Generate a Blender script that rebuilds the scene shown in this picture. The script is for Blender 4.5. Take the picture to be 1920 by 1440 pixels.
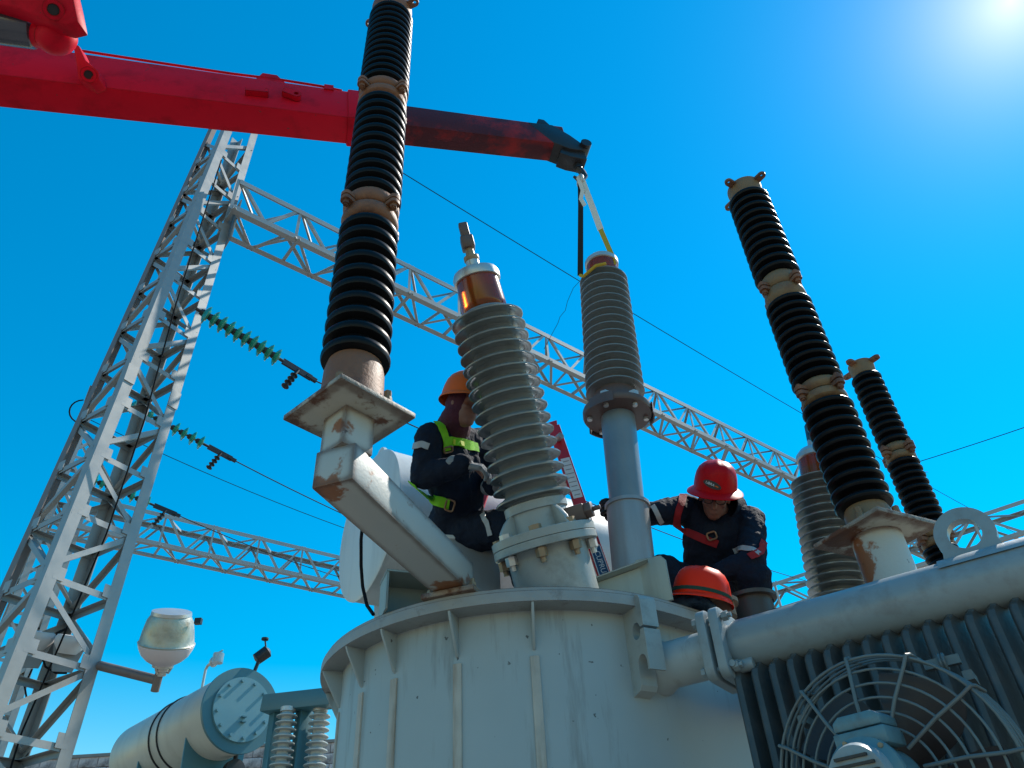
import bpy, bmesh, math, random
from mathutils import Vector, Matrix, Quaternion
from mathutils.bvhtree import BVHTree
R = math.radians
rnd = random.Random(7)

# ---------------------------------------------------------------- camera, sky, sun, exposure
scene = bpy.context.scene
for o in list(bpy.data.objects): bpy.data.objects.remove(o)
F_PX = 1440.0                                    # focal length in photo pixels (1920 wide)
VP = (850.0, -1080.0)                            # vanishing point of the verticals in the photo
CAM = Vector((0, 0, 1.6))
up_c = Vector((VP[0]-960, 720-VP[1], -F_PX)).normalized()
fw_c = Vector((0, 0, -1)); fy_c = (fw_c - up_c*fw_c.dot(up_c)).normalized(); rx_c = fy_c.cross(up_c)
ROT = Matrix((rx_c, fy_c, up_c))                 # camera space -> world
cam_data = bpy.data.cameras.new('camera'); cam = bpy.data.objects.new('camera', cam_data)
scene.collection.objects.link(cam); scene.camera = cam
cam.matrix_world = Matrix.Translation(CAM) @ ROT.to_4x4()
cam_data.sensor_width = 36.0; cam_data.lens = 36.0*F_PX/1920.0
cam_data.clip_start = 0.05; cam_data.clip_end = 3000
scene.render.resolution_x = 1024; scene.render.resolution_y = 768

def ray(x, y): return ROT @ Vector(((x-960)/F_PX, (720-y)/F_PX, -1.0))
def PD(x, y, D): return CAM + ray(x, y)*D
def PZ(x, y, z): r = ray(x, y); return CAM + r*((z-CAM.z)/r.z)
def PY(x, y, Y): r = ray(x, y); return CAM + r*(Y/r.y)
def depth(p): return -(ROT.transposed() @ (p-CAM)).z

SUN_DIR = ray(1895, 2).normalized()
SUN_EL = math.asin(SUN_DIR.z); SUN_AZ = math.atan2(SUN_DIR.x, SUN_DIR.y)
world = bpy.data.worlds.new('World'); scene.world = world; world.use_nodes = True
wn = world.node_tree; wn.nodes.clear()
sky = wn.nodes.new('ShaderNodeTexSky'); sky.sky_type = 'NISHITA'; sky.sun_disc = False
sky.sun_elevation = SUN_EL; sky.sun_rotation = SUN_AZ
sky.altitude = 300; sky.air_density = 1.5; sky.dust_density = 0.08; sky.ozone_density = 1.4
hs = wn.nodes.new('ShaderNodeHueSaturation'); hs.inputs['Saturation'].default_value = 1.85; hs.inputs['Hue'].default_value = 0.490
bg = wn.nodes.new('ShaderNodeBackground'); bg.inputs['Strength'].default_value = 0.15
wo = wn.nodes.new('ShaderNodeOutputWorld')
# the bright aureole round the sun
wtc = wn.nodes.new('ShaderNodeTexCoord'); wdt = wn.nodes.new('ShaderNodeVectorMath'); wdt.operation = 'DOT_PRODUCT'; wdt.inputs[1].default_value = SUN_DIR
wac = wn.nodes.new('ShaderNodeMath'); wac.operation = 'ARCCOSINE'; wdv = wn.nodes.new('ShaderNodeMath'); wdv.operation = 'MULTIPLY'; wdv.inputs[1].default_value = -1/R(3.6)
wex = wn.nodes.new('ShaderNodeMath'); wex.operation = 'EXPONENT'
wsc = wn.nodes.new('ShaderNodeVectorMath'); wsc.operation = 'SCALE'; wsc.inputs[0].default_value = (5.6, 4.2, 3.2)
wad = wn.nodes.new('ShaderNodeVectorMath'); wad.operation = 'ADD'
for a_, b_ in ((wtc.outputs['Generated'], wdt.inputs[0]), (wdt.outputs['Value'], wac.inputs[0]), (wac.outputs[0], wdv.inputs[0]), (wdv.outputs[0], wex.inputs[0]), (wex.outputs[0], wsc.inputs['Scale']),
               (sky.outputs[0], hs.inputs['Color']), (hs.outputs[0], wad.inputs[0]), (wsc.outputs[0], wad.inputs[1]), (wad.outputs[0], bg.inputs[0]), (bg.outputs[0], wo.inputs[0])): wn.links.new(a_, b_)
sd = bpy.data.lights.new('sun', 'SUN'); sd.energy = 5.0; sd.angle = R(0.5); sd.color = (1.0, 0.94, 0.84)
so = bpy.data.objects.new('sun', sd); scene.collection.objects.link(so)
so.rotation_euler = SUN_DIR.to_track_quat('Z', 'Y').to_euler(); so.location = (20, 15, 40)
scene.view_settings.view_transform = 'Standard'; scene.view_settings.look = 'None'
scene.view_settings.gamma = 1.0; scene.view_settings.exposure = 0.25; scene.view_settings.use_curve_mapping = False
scene.cycles.max_bounces = 8

# ---------------------------------------------------------------- materials
def mat(name, base, rough=0.5, metal=0.0, var=0.25, scale=6.0, dirt=None, dirt_amt=0.5, dirt_scale=3.0,
        streak=False, bump=0.05, bump_scale=60.0, spec=0.5, edge=None, edge_r=0.012, coat=0.0, trans=0.0, thr=0.5, dw=0.16, spots=(), specks=0.0):
    m = bpy.data.materials.new(name); m.use_nodes = True
    nt = m.node_tree; N = nt.nodes; L = nt.links; b = N['Principled BSDF']
    b.inputs['Roughness'].default_value = rough; b.inputs['Metallic'].default_value = metal
    b.inputs['Specular IOR Level'].default_value = spec; b.inputs['Coat Weight'].default_value = coat
    b.inputs['Transmission Weight'].default_value = trans
    tc = N.new('ShaderNodeTexCoord')
    n1 = N.new('ShaderNodeTexNoise'); n1.inputs['Scale'].default_value = scale; n1.inputs['Detail'].default_value = 6
    L.new(tc.outputs['Object'], n1.inputs['Vector'])
    mx = N.new('ShaderNodeMix'); mx.data_type = 'RGBA'
    c0 = [max(0, c*(1-var)) for c in base]; c1 = [min(1, c*(1+var)) for c in base]
    mx.inputs[6].default_value = (*c0, 1); mx.inputs[7].default_value = (*c1, 1)
    L.new(n1.outputs[0], mx.inputs[0]); col = mx.outputs[2]
    if dirt:
        mp = N.new('ShaderNodeMapping'); L.new(tc.outputs['Object'], mp.inputs[0])
        if streak: mp.inputs['Scale'].default_value = (1, 1, 0.12)
        n2 = N.new('ShaderNodeTexNoise'); n2.inputs['Scale'].default_value = dirt_scale; n2.inputs['Detail'].default_value = 8
        n2.inputs['Roughness'].default_value = 0.65; L.new(mp.outputs[0], n2.inputs['Vector'])
        rp = N.new('ShaderNodeValToRGB'); rp.color_ramp.elements[0].position = thr; rp.color_ramp.elements[1].position = thr+dw
        rp.color_ramp.elements[1].color = (dirt_amt,)*3+(1,); rp.color_ramp.elements[0].color = (0, 0, 0, 1)
        dfac = n2.outputs[0]
        for sp, sr in spots:                       # rust that has grown round one place
            gp_ = N.new('ShaderNodeNewGeometry'); dv = N.new('ShaderNodeVectorMath'); dv.operation = 'DISTANCE'; dv.inputs[1].default_value = sp
            L.new(gp_.outputs['Position'], dv.inputs[0])
            mrg = N.new('ShaderNodeMapRange'); mrg.inputs['From Min'].default_value = 0; mrg.inputs['From Max'].default_value = sr; mrg.inputs['To Min'].default_value = 0.34; mrg.inputs['To Max'].default_value = 0
            L.new(dv.outputs['Value'], mrg.inputs[0]); ad = N.new('ShaderNodeMath'); L.new(dfac, ad.inputs[0]); L.new(mrg.outputs[0], ad.inputs[1]); dfac = ad.outputs[0]
        L.new(dfac, rp.inputs[0])
        m2 = N.new('ShaderNodeMix'); m2.data_type = 'RGBA'; m2.inputs[7].default_value = (*dirt, 1)
        L.new(rp.outputs[0], m2.inputs[0]); L.new(col, m2.inputs[6]); col = m2.outputs[2]
    if specks:                                     # chips and spots
        n5 = N.new('ShaderNodeTexNoise'); n5.inputs['Scale'].default_value = 26; n5.inputs['Detail'].default_value = 2; L.new(tc.outputs['Object'], n5.inputs['Vector'])
        rp5 = N.new('ShaderNodeValToRGB'); rp5.color_ramp.elements[0].position = 0.735; rp5.color_ramp.elements[1].position = 0.76; rp5.color_ramp.elements[1].color = (specks,)*3+(1,)
        L.new(n5.outputs[0], rp5.inputs[0]); m5 = N.new('ShaderNodeMix'); m5.data_type = 'RGBA'; m5.inputs[7].default_value = (0.05, 0.045, 0.04, 1)
        L.new(rp5.outputs[0], m5.inputs[0]); L.new(col, m5.inputs[6]); col = m5.outputs[2]
    if edge:                                       # worn or rusted edges (wear follows the plate's edges)
        bv = N.new('ShaderNodeBevel'); bv.samples = 6; bv.inputs['Radius'].default_value = edge_r
        ge = N.new('ShaderNodeNewGeometry'); dt = N.new('ShaderNodeVectorMath'); dt.operation = 'DOT_PRODUCT'
        L.new(bv.outputs[0], dt.inputs[0]); L.new(ge.outputs['Normal'], dt.inputs[1])
        n3 = N.new('ShaderNodeTexNoise'); n3.inputs['Scale'].default_value = 14; n3.inputs['Detail'].default_value = 6
        L.new(tc.outputs['Object'], n3.inputs['Vector'])
        ma = N.new('ShaderNodeMath'); ma.operation = 'MULTIPLY_ADD'; ma.inputs[1].default_value = -0.12; L.new(n3.outputs[0], ma.inputs[0])
        L.new(dt.outputs['Value'], ma.inputs[2])
        rp3 = N.new('ShaderNodeValToRGB'); rp3.color_ramp.elements[0].position = 0.85; rp3.color_ramp.elements[0].color = (1, 1, 1, 1)
        rp3.color_ramp.elements[1].position = 0.91; rp3.color_ramp.elements[1].color = (0, 0, 0, 1)
        L.new(ma.outputs[0], rp3.inputs[0])
        m3 = N.new('ShaderNodeMix'); m3.data_type = 'RGBA'; m3.inputs[7].default_value = (*edge, 1)
        L.new(rp3.outputs[0], m3.inputs[0]); L.new(col, m3.inputs[6]); col = m3.outputs[2]
    L.new(col, b.inputs['Base Color'])
    if bump:
        n4 = N.new('ShaderNodeTexNoise'); n4.inputs['Scale'].default_value = bump_scale; n4.inputs['Detail'].default_value = 4
        L.new(tc.outputs['Object'], n4.inputs['Vector'])
        bp = N.new('ShaderNodeBump'); bp.inputs['Strength'].default_value = bump; bp.inputs['Distance'].default_value = 0.02
        L.new(n4.outputs[0], bp.inputs['Height']); L.new(bp.outputs[0], b.inputs['Normal'])
        mr = N.new('ShaderNodeMath'); mr.operation = 'MULTIPLY_ADD'; mr.inputs[1].default_value = 0.25; mr.inputs[2].default_value = rough-0.12
        L.new(n1.outputs[0], mr.inputs[0]); L.new(mr.outputs[0], b.inputs['Roughness'])
    return m
RUST = (0.26, 0.085, 0.022); RUST_DK = (0.085, 0.032, 0.016); GRIME = (0.07, 0.06, 0.05)
SP1 = [(PZ(620, 962, 3.05), 0.05), (PZ(672, 1006, 3.05), 0.05), (PZ(716, 1046, 3.05), 0.06), (PZ(765, 1086, 3.05), 0.06), (PZ(600, 915, 3.05), 0.14), (PZ(838, 1100, 3.06), 0.16), (PZ(650, 800, 3.3), 0.07)]
SP2 = [(PD(1600, 1040, 3.55), 0.16), (PD(1690, 1040, 3.6), 0.10), (PD(1625, 1085, 3.5), 0.10)]
M = dict(
    ground=mat('gravel', (0.185, 0.17, 0.145), 0.9, var=0.5, scale=9, bump=0.6, bump_scale=30),
    tank=mat('tank_paint', (0.33, 0.385, 0.395), 0.45, var=0.12, scale=3, dirt=(0.13, 0.11, 0.085), dirt_amt=0.6, dirt_scale=8, streak=True, bump=0.05, bump_scale=12, specks=0.85, thr=0.54),
    rim=mat('rim_paint', (0.30, 0.31, 0.30), 0.5, var=0.2, scale=9, thr=0.58, dirt=RUST_DK, dirt_amt=0.7, dirt_scale=7, bump=0.15, edge=RUST_DK, edge_r=0.006),
    seam=mat('stained_seam', (0.47, 0.41, 0.34), 0.6, var=0.25, scale=12, dirt=(0.22, 0.13, 0.07), dirt_amt=0.6, dirt_scale=9, streak=True),
    rust_paint=mat('rusty_white_paint', (0.45, 0.46, 0.43), 0.5, var=0.06, scale=5, dirt=RUST, dirt_amt=0.95, dirt_scale=7, bump=0.08, edge=RUST_DK, edge_r=0.06, thr=0.63, dw=0.06, spots=SP1+SP2, specks=0.8),
    rust_plate=mat('rusty_plate', (0.46, 0.43, 0.36), 0.6, var=0.1, scale=5, dirt=(0.15, 0.05, 0.016), dirt_amt=0.97, dirt_scale=7, bump=0.15, edge=RUST_DK, edge_r=0.07, thr=0.53, dw=0.07, spots=SP2[:2]),
    white=mat('white_paint', (0.60, 0.63, 0.62), 0.4, var=0.06, scale=4, dirt=(0.35, 0.36, 0.35), dirt_amt=0.4, dirt_scale=4, streak=True, bump=0.03),
    bracket=mat('pale_green_paint', (0.36, 0.385, 0.33), 0.5, var=0.1, scale=4, dirt=(0.2, 0.2, 0.17), dirt_amt=0.5, streak=True, edge=(0.12, 0.1, 0.08), edge_r=0.005),
    radiator=mat('shaded_radiator_paint', (0.042, 0.055, 0.062), 0.45, var=0.15, scale=6, dirt=(0.13, 0.12, 0.11), dirt_amt=0.4, dirt_scale=6, bump=0.06),  # same paint as the header, with deep shade put into the base colour
    header=mat('header_paint', (0.24, 0.30, 0.325), 0.42, var=0.15, scale=5, dirt=(0.16, 0.15, 0.14), dirt_amt=0.45, dirt_scale=8, bump=0.08, bump_scale=18),
    fan=mat('fan_paint', (0.11, 0.145, 0.155), 0.4, var=0.15, scale=10, dirt=(0.1, 0.08, 0.07), dirt_amt=0.4, dirt_scale=12),
    blade=mat('fan_blade', (0.022, 0.02, 0.024), 0.5),
    motor=mat('motor_paint', (0.10, 0.21, 0.25), 0.4, var=0.15, scale=10, dirt=(0.1, 0.08, 0.07), dirt_amt=0.4, dirt_scale=12),
    black_porc=mat('black_porcelain', (0.006, 0.0065, 0.008), 0.36, var=0.4, scale=4, bump=0.02, spec=0.14),
    cap=mat('tan_cast_cap', (0.21, 0.135, 0.068), 0.6, var=0.25, scale=8, dirt=(0.14, 0.06, 0.03), dirt_amt=0.7, dirt_scale=7, bump=0.12),
    cap_rust=mat('rusty_cap', (0.22, 0.092, 0.042), 0.6, var=0.3, scale=8, dirt=(0.07, 0.03, 0.02), dirt_amt=0.8, dirt_scale=6, bump=0.15),
    porc=mat('grey_porcelain', (0.205, 0.228, 0.225), 0.2, var=0.12, scale=5, dirt=(0.09, 0.085, 0.07), dirt_amt=0.4, dirt_scale=5, bump=0.01, spec=0.6),
    porc_light=mat('pale_porcelain', (0.46, 0.48, 0.46), 0.25, var=0.08, scale=6, bump=0.01, spec=0.5),
    amber=mat('amber_glass', (0.34, 0.05, 0.004), 0.18, var=0.02, scale=4, bump=0.0, spec=0.4, trans=0.5),
    alum=mat('cast_aluminium', (0.52, 0.52, 0.50), 0.35, metal=0.5, var=0.12, scale=8, bump=0.05),
    flange=mat('flange_paint', (0.31, 0.35, 0.345), 0.4, var=0.12, scale=8, dirt=(0.12, 0.12, 0.1), dirt_amt=0.4, dirt_scale=8, edge=(0.42, 0.43, 0.41), edge_r=0.003),
    bolt=mat('weathered_bolt', (0.30, 0.22, 0.14), 0.5, metal=0.4, var=0.3, scale=20),
    bolt_zinc=mat('zinc_bolt', (0.55, 0.55, 0.53), 0.4, metal=0.5, var=0.2, scale=20),
    tube=mat('blue_grey_tube', (0.16, 0.24, 0.29), 0.35, var=0.25, scale=6, dirt=(0.25, 0.25, 0.24), dirt_amt=0.4, dirt_scale=5, streak=True),
    sleeve=mat('grey_sleeve', (0.36, 0.37, 0.38), 0.4, metal=0.3, var=0.12, scale=4, streak=True, dirt=(0.2, 0.2, 0.2), dirt_amt=0.4),
    clamp=mat('brown_ring', (0.11, 0.075, 0.065), 0.45, var=0.25, scale=9),
    boom=mat('crane_red', (0.60, 0.005, 0.022), 0.5, var=0.12, scale=3, dirt=(0.30, 0.004, 0.012), dirt_amt=0.6, dirt_scale=4, bump=0.04, spec=0.10, specks=0.7, edge=(0.25, 0.01, 0.012), edge_r=0.015),
    boom2=mat('worn_crane_red', (0.075, 0.017, 0.024), 0.5, var=0.3, scale=5, dirt=(0.33, 0.02, 0.02), dirt_amt=0.85, dirt_scale=3.2, bump=0.05, thr=0.50, spec=0.15),
    black=mat('black_steel', (0.015, 0.015, 0.018), 0.45, var=0.3, scale=10),
    chrome=mat('dark_cylinder', (0.10, 0.10, 0.12), 0.25, metal=0.6),
    galv=mat('galvanised_steel', (0.30, 0.31, 0.305), 0.45, metal=0.25, var=0.18, scale=5, dirt=(0.27, 0.27, 0.26), dirt_amt=0.5, dirt_scale=3, bump=0.03),
    galv_far=mat('galvanised_far', (0.36, 0.37, 0.365), 0.5, metal=0.2, var=0.15, scale=1.5),
    galv_brown=mat('weathered_steel', (0.18, 0.15, 0.14), 0.55, metal=0.2, var=0.25, scale=4),
    glass=mat('green_glass', (0.02, 0.24, 0.17), 0.08, var=0.2, scale=10, bump=0, spec=0.9, coat=0.6),
    wire=mat('cable_black', (0.012, 0.012, 0.014), 0.8, var=0, bump=0, spec=0.1),
    lamp_housing=mat('lamp_housing', (0.42, 0.43, 0.36), 0.4, metal=0.5, var=0.25, scale=14, dirt=(0.25, 0.26, 0.2), dirt_amt=0.5, dirt_scale=9, bump=0.12, bump_scale=40),
    lamp_glass=mat('lamp_reflector', (0.62, 0.57, 0.60), 0.35, var=0.05, bump=0),
    teal=mat('teal_paint', (0.06, 0.17, 0.205), 0.4, var=0.1, scale=3, bump=0.03),
    teal_light=mat('teal_cover_paint', (0.13, 0.29, 0.34), 0.42, var=0.08, scale=3, bump=0.03),
    offwhite=mat('pale_tank_paint', (0.50, 0.52, 0.47), 0.42, var=0.08, scale=2, dirt=(0.3, 0.3, 0.26), dirt_amt=0.3, streak=True),
    block=mat('concrete_block', (0.62, 0.54, 0.54), 0.9, var=0.2, scale=6, dirt=(0.05, 0.045, 0.05), dirt_amt=0.9, dirt_scale=1.7, bump=0.3, thr=0.48),
    mortar=mat('mortar', (0.25, 0.23, 0.22), 0.95, var=0.2),
    ladder=mat('ladder_red', (0.50, 0.015, 0.025), 0.45, var=0.12, scale=10, bump=0.03),
    label_white=mat('label_white', (0.72, 0.72, 0.72), 0.5, var=0.05, bump=0),
    label_blue=mat('label_blue', (0.012, 0.05, 0.14), 0.4, var=0.1, bump=0),
    label_grey=mat('label_print', (0.25, 0.25, 0.27), 0.6, bump=0),
    navy=mat('navy_cloth', (0.007, 0.012, 0.026), 0.85, var=0.35, scale=12, bump=0.35, bump_scale=55, spec=0.25),
    skin=mat('skin', (0.22, 0.10, 0.07), 0.55, var=0.12, scale=20, bump=0.05),
    maroon=mat('maroon_hood', (0.075, 0.014, 0.030), 0.9, var=0.25, scale=10, bump=0.3),
    helmet_red=mat('helmet_red', (0.50, 0.005, 0.009), 0.4, var=0.06, bump=0.0, spec=0.12),
    helmet_orange=mat('helmet_orange', (0.70, 0.12, 0.006), 0.45, var=0.08, bump=0.0, spec=0.25),
    helmet_redorange=mat('helmet_red_orange', (0.90, 0.03, 0.004), 0.4, var=0.06, bump=0.0, spec=0.15),
    green_strap=mat('lime_webbing', (0.22, 0.62, 0.012), 0.8, var=0.15, scale=30, bump=0.2, bump_scale=150),
    yellow=mat('yellow_patch', (0.62, 0.72, 0.05), 0.7, bump=0),
    red_strap=mat('red_webbing', (0.30, 0.008, 0.014), 0.8, var=0.15, scale=30, bump=0.2, bump_scale=150),
    band=mat('reflective_band', (0.36, 0.38, 0.40), 0.45, var=0.12, bump=0.05),
    bronze=mat('bronze_buckle', (0.30, 0.17, 0.10), 0.4, metal=0.6),
    glove_black=mat('black_glove', (0.012, 0.013, 0.016), 0.8, var=0.3, bump=0.3),
    glove_grey=mat('grey_glove', (0.22, 0.23, 0.24), 0.85, var=0.35, scale=25, bump=0.4),
    glove_blue=mat('dark_blue_glove', (0.02, 0.05, 0.085), 0.8, var=0.6, scale=25, bump=0.5),
    darkgreen=mat('dark_green_elastic', (0.01, 0.05, 0.03), 0.8, bump=0.1),
    sling_white=mat('white_webbing', (0.78, 0.72, 0.62), 0.85, var=0.08, scale=9, bump=0.05, spec=0.1),
    sling_yellow=mat('yellow_webbing', (0.50, 0.36, 0.05), 0.85, var=0.08, scale=9, bump=0.05, spec=0.1),
    sling_black=mat('dark_webbing', (0.03, 0.028, 0.025), 0.85, var=0.08, scale=9, bump=0.05, spec=0.1),
    wood=mat('tan_ring', (0.34, 0.24, 0.17), 0.7, var=0.2, scale=12, dirt=(0.15, 0.08, 0.05), dirt_amt=0.5),
    dark_ring=mat('dark_ring', (0.07, 0.055, 0.045), 0.5, var=0.3),
    lens=mat('spectacle_lens', (0.55, 0.5, 0.48), 0.1, bump=0, spec=0.8),
    hose=mat('dark_blue_hose', (0.03, 0.07, 0.10), 0.5),
)

# ---------------------------------------------------------------- mesh building
COL = scene.collection
def empty(name, loc, label=None, cat=None, group=None, kind=None):
    o = bpy.data.objects.new(name, None); COL.objects.link(o); o.location = loc; o.empty_display_size = 0.1
    tag(o, label, cat, group, kind); return o
def tag(o, label=None, cat=None, group=None, kind=None):
    if label: o['label'] = label
    if cat: o['category'] = cat
    if group: o['group'] = group
    if kind: o['kind'] = kind
    return o
def frame(axis, hint=None):
    a = Vector(axis).normalized(); h = Vector(hint) if hint is not None else (Vector((0, 0, 1)) if abs(a.z) < 0.95 else Vector((0, 1, 0)))
    x = (h - a*h.dot(a)); x = x.normalized() if x.length > 1e-6 else a.orthogonal().normalized()
    return x, a.cross(x), a
def wpos(o):
    p = o.location.copy()
    while o.parent: o = o.parent; p += o.location
    return p
class MB:
    def __init__(s): s.v = []; s.f = []
    def add(s, V, Fc):
        n = len(s.v); s.v += [Vector(v) for v in V]; s.f += [tuple(n+i for i in f) for f in Fc]; return s
    def box(s, c, hx, hy, hz):
        c, hx, hy, hz = map(Vector, (c, hx, hy, hz))
        V = [c+hx*i+hy*j+hz*k for k in (-1, 1) for j in (-1, 1) for i in (-1, 1)]
        return s.add(V, [(0, 1, 3, 2), (4, 6, 7, 5), (0, 4, 5, 1), (2, 3, 7, 6), (0, 2, 6, 4), (1, 5, 7, 3)])
    def bar(s, p0, p1, w, h, hint=None):
        p0, p1 = Vector(p0), Vector(p1); x, y, a = frame(p1-p0, hint)
        return s.box((p0+p1)/2, y*(w/2), x*(h/2), (p1-p0)/2)
    def prism(s, poly, o, ex, ey, ez):
        o, ex, ey, ez = map(Vector, (o, ex, ey, ez)); n = len(poly)
        V = [o+ex*a+ey*b for a, b in poly]+[o+ex*a+ey*b+ez for a, b in poly]
        return s.add(V, [tuple(range(n-1, -1, -1)), tuple(range(n, 2*n))]+[(i, (i+1) % n, n+(i+1) % n, n+i) for i in range(n)])
    def angle(s, p0, p1, w, t, hint=None):
        p0, p1 = Vector(p0), Vector(p1); x, y, a = frame(p1-p0, hint)
        return s.prism([(0, 0), (w, 0), (w, t), (t, t), (t, w), (0, w)], p0, x, y, p1-p0)
    def lathe(s, prof, o, axis, n=32, hint=None, sx=1, sy=1, a0=0, a1=None):
        o = Vector(o); x, y, a = frame(axis, hint); full = a1 is None
        m = n if full else n+1; rows = []
        V = []
        for r, z in prof:
            for i in range(m):
                t = (2*math.pi*i/n) if full else a0+(a1-a0)*i/n
                V.append(o+x*(r*math.cos(t)*sx)+y*(r*math.sin(t)*sy)+a*z)
        Fc = []
        for j in range(len(prof)-1):
            for i in range(m if full else m-1):
                k = (i+1) % m; Fc.append((j*m+i, j*m+k, (j+1)*m+k, (j+1)*m+i))
        if full:
            if prof[0][0] > 1e-5: Fc.append(tuple(range(m-1, -1, -1)))
            if prof[-1][0] > 1e-5: Fc.append(tuple((len(prof)-1)*m+i for i in range(m)))
        return s.add(V, Fc)
    def cyl(s, p0, p1, r, n=16, r1=None):
        p0, p1 = Vector(p0), Vector(p1)
        return s.lathe([(r, 0), (r if r1 is None else r1, (p1-p0).length)], p0, p1-p0, n)
    def tube(s, pts, r, n=8, closed=False):
        pts = [Vector(p) for p in pts]; m = len(pts); V = []; hx = None
        for i, p in enumerate(pts):
            d = (pts[(i+1) % m]-pts[i-1]) if closed else (pts[min(i+1, m-1)]-pts[max(i-1, 0)])
            d.normalize()
            if hx is None: hx = d.orthogonal().normalized()
            hx = (hx-d*hx.dot(d)).normalized(); hy = d.cross(hx); rr = r[i] if isinstance(r, (list, tuple)) else r
            V += [p+hx*(rr*math.cos(2*math.pi*k/n))+hy*(rr*math.sin(2*math.pi*k/n)) for k in range(n)]
        Fc = []
        for i in range(m if closed else m-1):
            j = (i+1) % m
            for k in range(n): Fc.append((i*n+k, i*n+(k+1) % n, j*n+(k+1) % n, j*n+k))
        if not closed: Fc += [tuple(range(n-1, -1, -1)), tuple((m-1)*n+k for k in range(n))]
        return s.add(V, Fc)
    def torus(s, c, axis, Rr, r, n=40, k=8):
        x, y, a = frame(axis); c = Vector(c)
        return s.tube([c+x*(Rr*math.cos(2*math.pi*i/n))+y*(Rr*math.sin(2*math.pi*i/n)) for i in range(n)], r, k, True)
    def ell(s, c, ax, ay, az, n=14):
        c, ax, ay, az = map(Vector, (c, ax, ay, az)); V = [c-az]
        for j in range(1, n):
            t = math.pi*j/n
            for i in range(2*n):
                u = math.pi*i/n; V.append(c+ax*(math.sin(t)*math.cos(u))+ay*(math.sin(t)*math.sin(u))-az*math.cos(t))
        V.append(c+az); w = 2*n; Fc = []
        for i in range(w): Fc.append((0, 1+(i+1) % w, 1+i)); Fc.append((len(V)-1, 1+(n-2)*w+i, 1+(n-2)*w+(i+1) % w))
        for j in range(n-2):
            for i in range(w): Fc.append((1+j*w+i, 1+j*w+(i+1) % w, 1+(j+1)*w+(i+1) % w, 1+(j+1)*w+i))
        return s.add(V, Fc)
    def caps(s, p0, r0, p1, r1, n=14):
        p0, p1 = Vector(p0), Vector(p1); Lh = (p1-p0).length; prof = []
        for i in range(5): t = math.pi/2*i/4; prof.append((max(r0*math.sin(t), 1e-5 if i else 0), -r0*math.cos(t)))
        for i in range(5): t = math.pi/2*i/4; prof.append((r1*math.cos(t) if i < 4 else 0, Lh+r1*math.sin(t)))
        return s.lathe(prof, p0, p1-p0, n)
    def build(s, name, m, parent=None, origin=None, smooth=35, bev=0, tags=None, recalc=True):
        if parent is not None: base = wpos(parent)
        elif origin is not None: base = Vector(origin)
        else:
            base = sum(s.v, Vector())/len(s.v); base.z = min(v.z for v in s.v)
        me = bpy.data.meshes.new(name)
        bm = bmesh.new(); vs = [bm.verts.new(v-base) for v in s.v]
        for f in s.f:
            u = []
            for i in f:
                if vs[i] not in u: u.append(vs[i])
            if len(u) > 2:
                try: bm.faces.new(u)
                except ValueError: pass
        bmesh.ops.remove_doubles(bm, verts=bm.verts, dist=1e-5)
        if recalc: bmesh.ops.recalc_face_normals(bm, faces=bm.faces)
        if bev:
            es = [e for e in bm.edges if len(e.link_faces) == 2 and e.calc_face_angle(0) > R(40)]
            bmesh.ops.bevel(bm, geom=es, offset=bev, segments=2, affect='EDGES', profile=0.5, clamp_overlap=True)
        for f in bm.faces: f.smooth = bool(smooth)
        bm.to_mesh(me); bm.free()
        if smooth: me.set_sharp_from_angle(angle=R(smooth))
        me.materials.append(M[m] if isinstance(m, str) else m)
        o = bpy.data.objects.new(name, me); COL.objects.link(o)
        if parent is not None: o.parent = parent
        else: o.location = base
        if tags: tag(o, *tags)
        return o
def share(src, name, loc, parent=None, rot=None):
    o = bpy.data.objects.new(name, src.data); COL.objects.link(o); o.location = loc
    if rot is not None: o.rotation_euler = rot
    if parent is not None: o.parent = parent
    return o
def rect_round(w, h, r, n=4):
    P = []
    for cx, cy, a in ((w/2-r, h/2-r, 0), (-w/2+r, h/2-r, 90), (-w/2+r, -h/2+r, 180), (w/2-r, -h/2+r, 270)):
        for i in range(n+1): t = R(a+90*i/n); P.append((cx+r*math.cos(t), cy+r*math.sin(t)))
    return P
def catenary(a, b, sag, n=24):
    a, b = Vector(a), Vector(b); return [a.lerp(b, i/n)-Vector((0, 0, sag*4*(i/n)*(1-i/n))) for i in range(n+1)]
def text_mesh(name, body, m, parent, o, ex, ey, size, depth_=0.0006):
    cu = bpy.data.curves.new(name, 'FONT'); cu.body = body; cu.size = 1; cu.align_x = 'CENTER'; cu.align_y = 'CENTER'; cu.extrude = depth_/size
    ob = bpy.data.objects.new('tmp_text', cu); COL.objects.link(ob); bpy.context.view_layer.update()
    me = bpy.data.meshes.new_from_object(ob.evaluated_get(bpy.context.evaluated_depsgraph_get()))
    bpy.data.objects.remove(ob); bpy.data.curves.remove(cu)
    ex, ey = Vector(ex).normalized(), Vector(ey).normalized(); ez = ex.cross(ey); base = wpos(parent)
    for v in me.vertices: v.co = Vector(o)-base+ex*(v.co.x*size)+ey*(v.co.y*size)+ez*(v.co.z*size)
    me.materials.clear(); me.materials.append(M[m]); me.name = name
    t = bpy.data.objects.new(name, me); COL.objects.link(t); t.parent = parent; return t

AZ = R(50); V1 = Vector((math.sin(AZ), math.cos(AZ), 0)); V2 = Vector((-math.cos(AZ), math.sin(AZ), 0)); UP = Vector((0, 0, 1))

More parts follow.
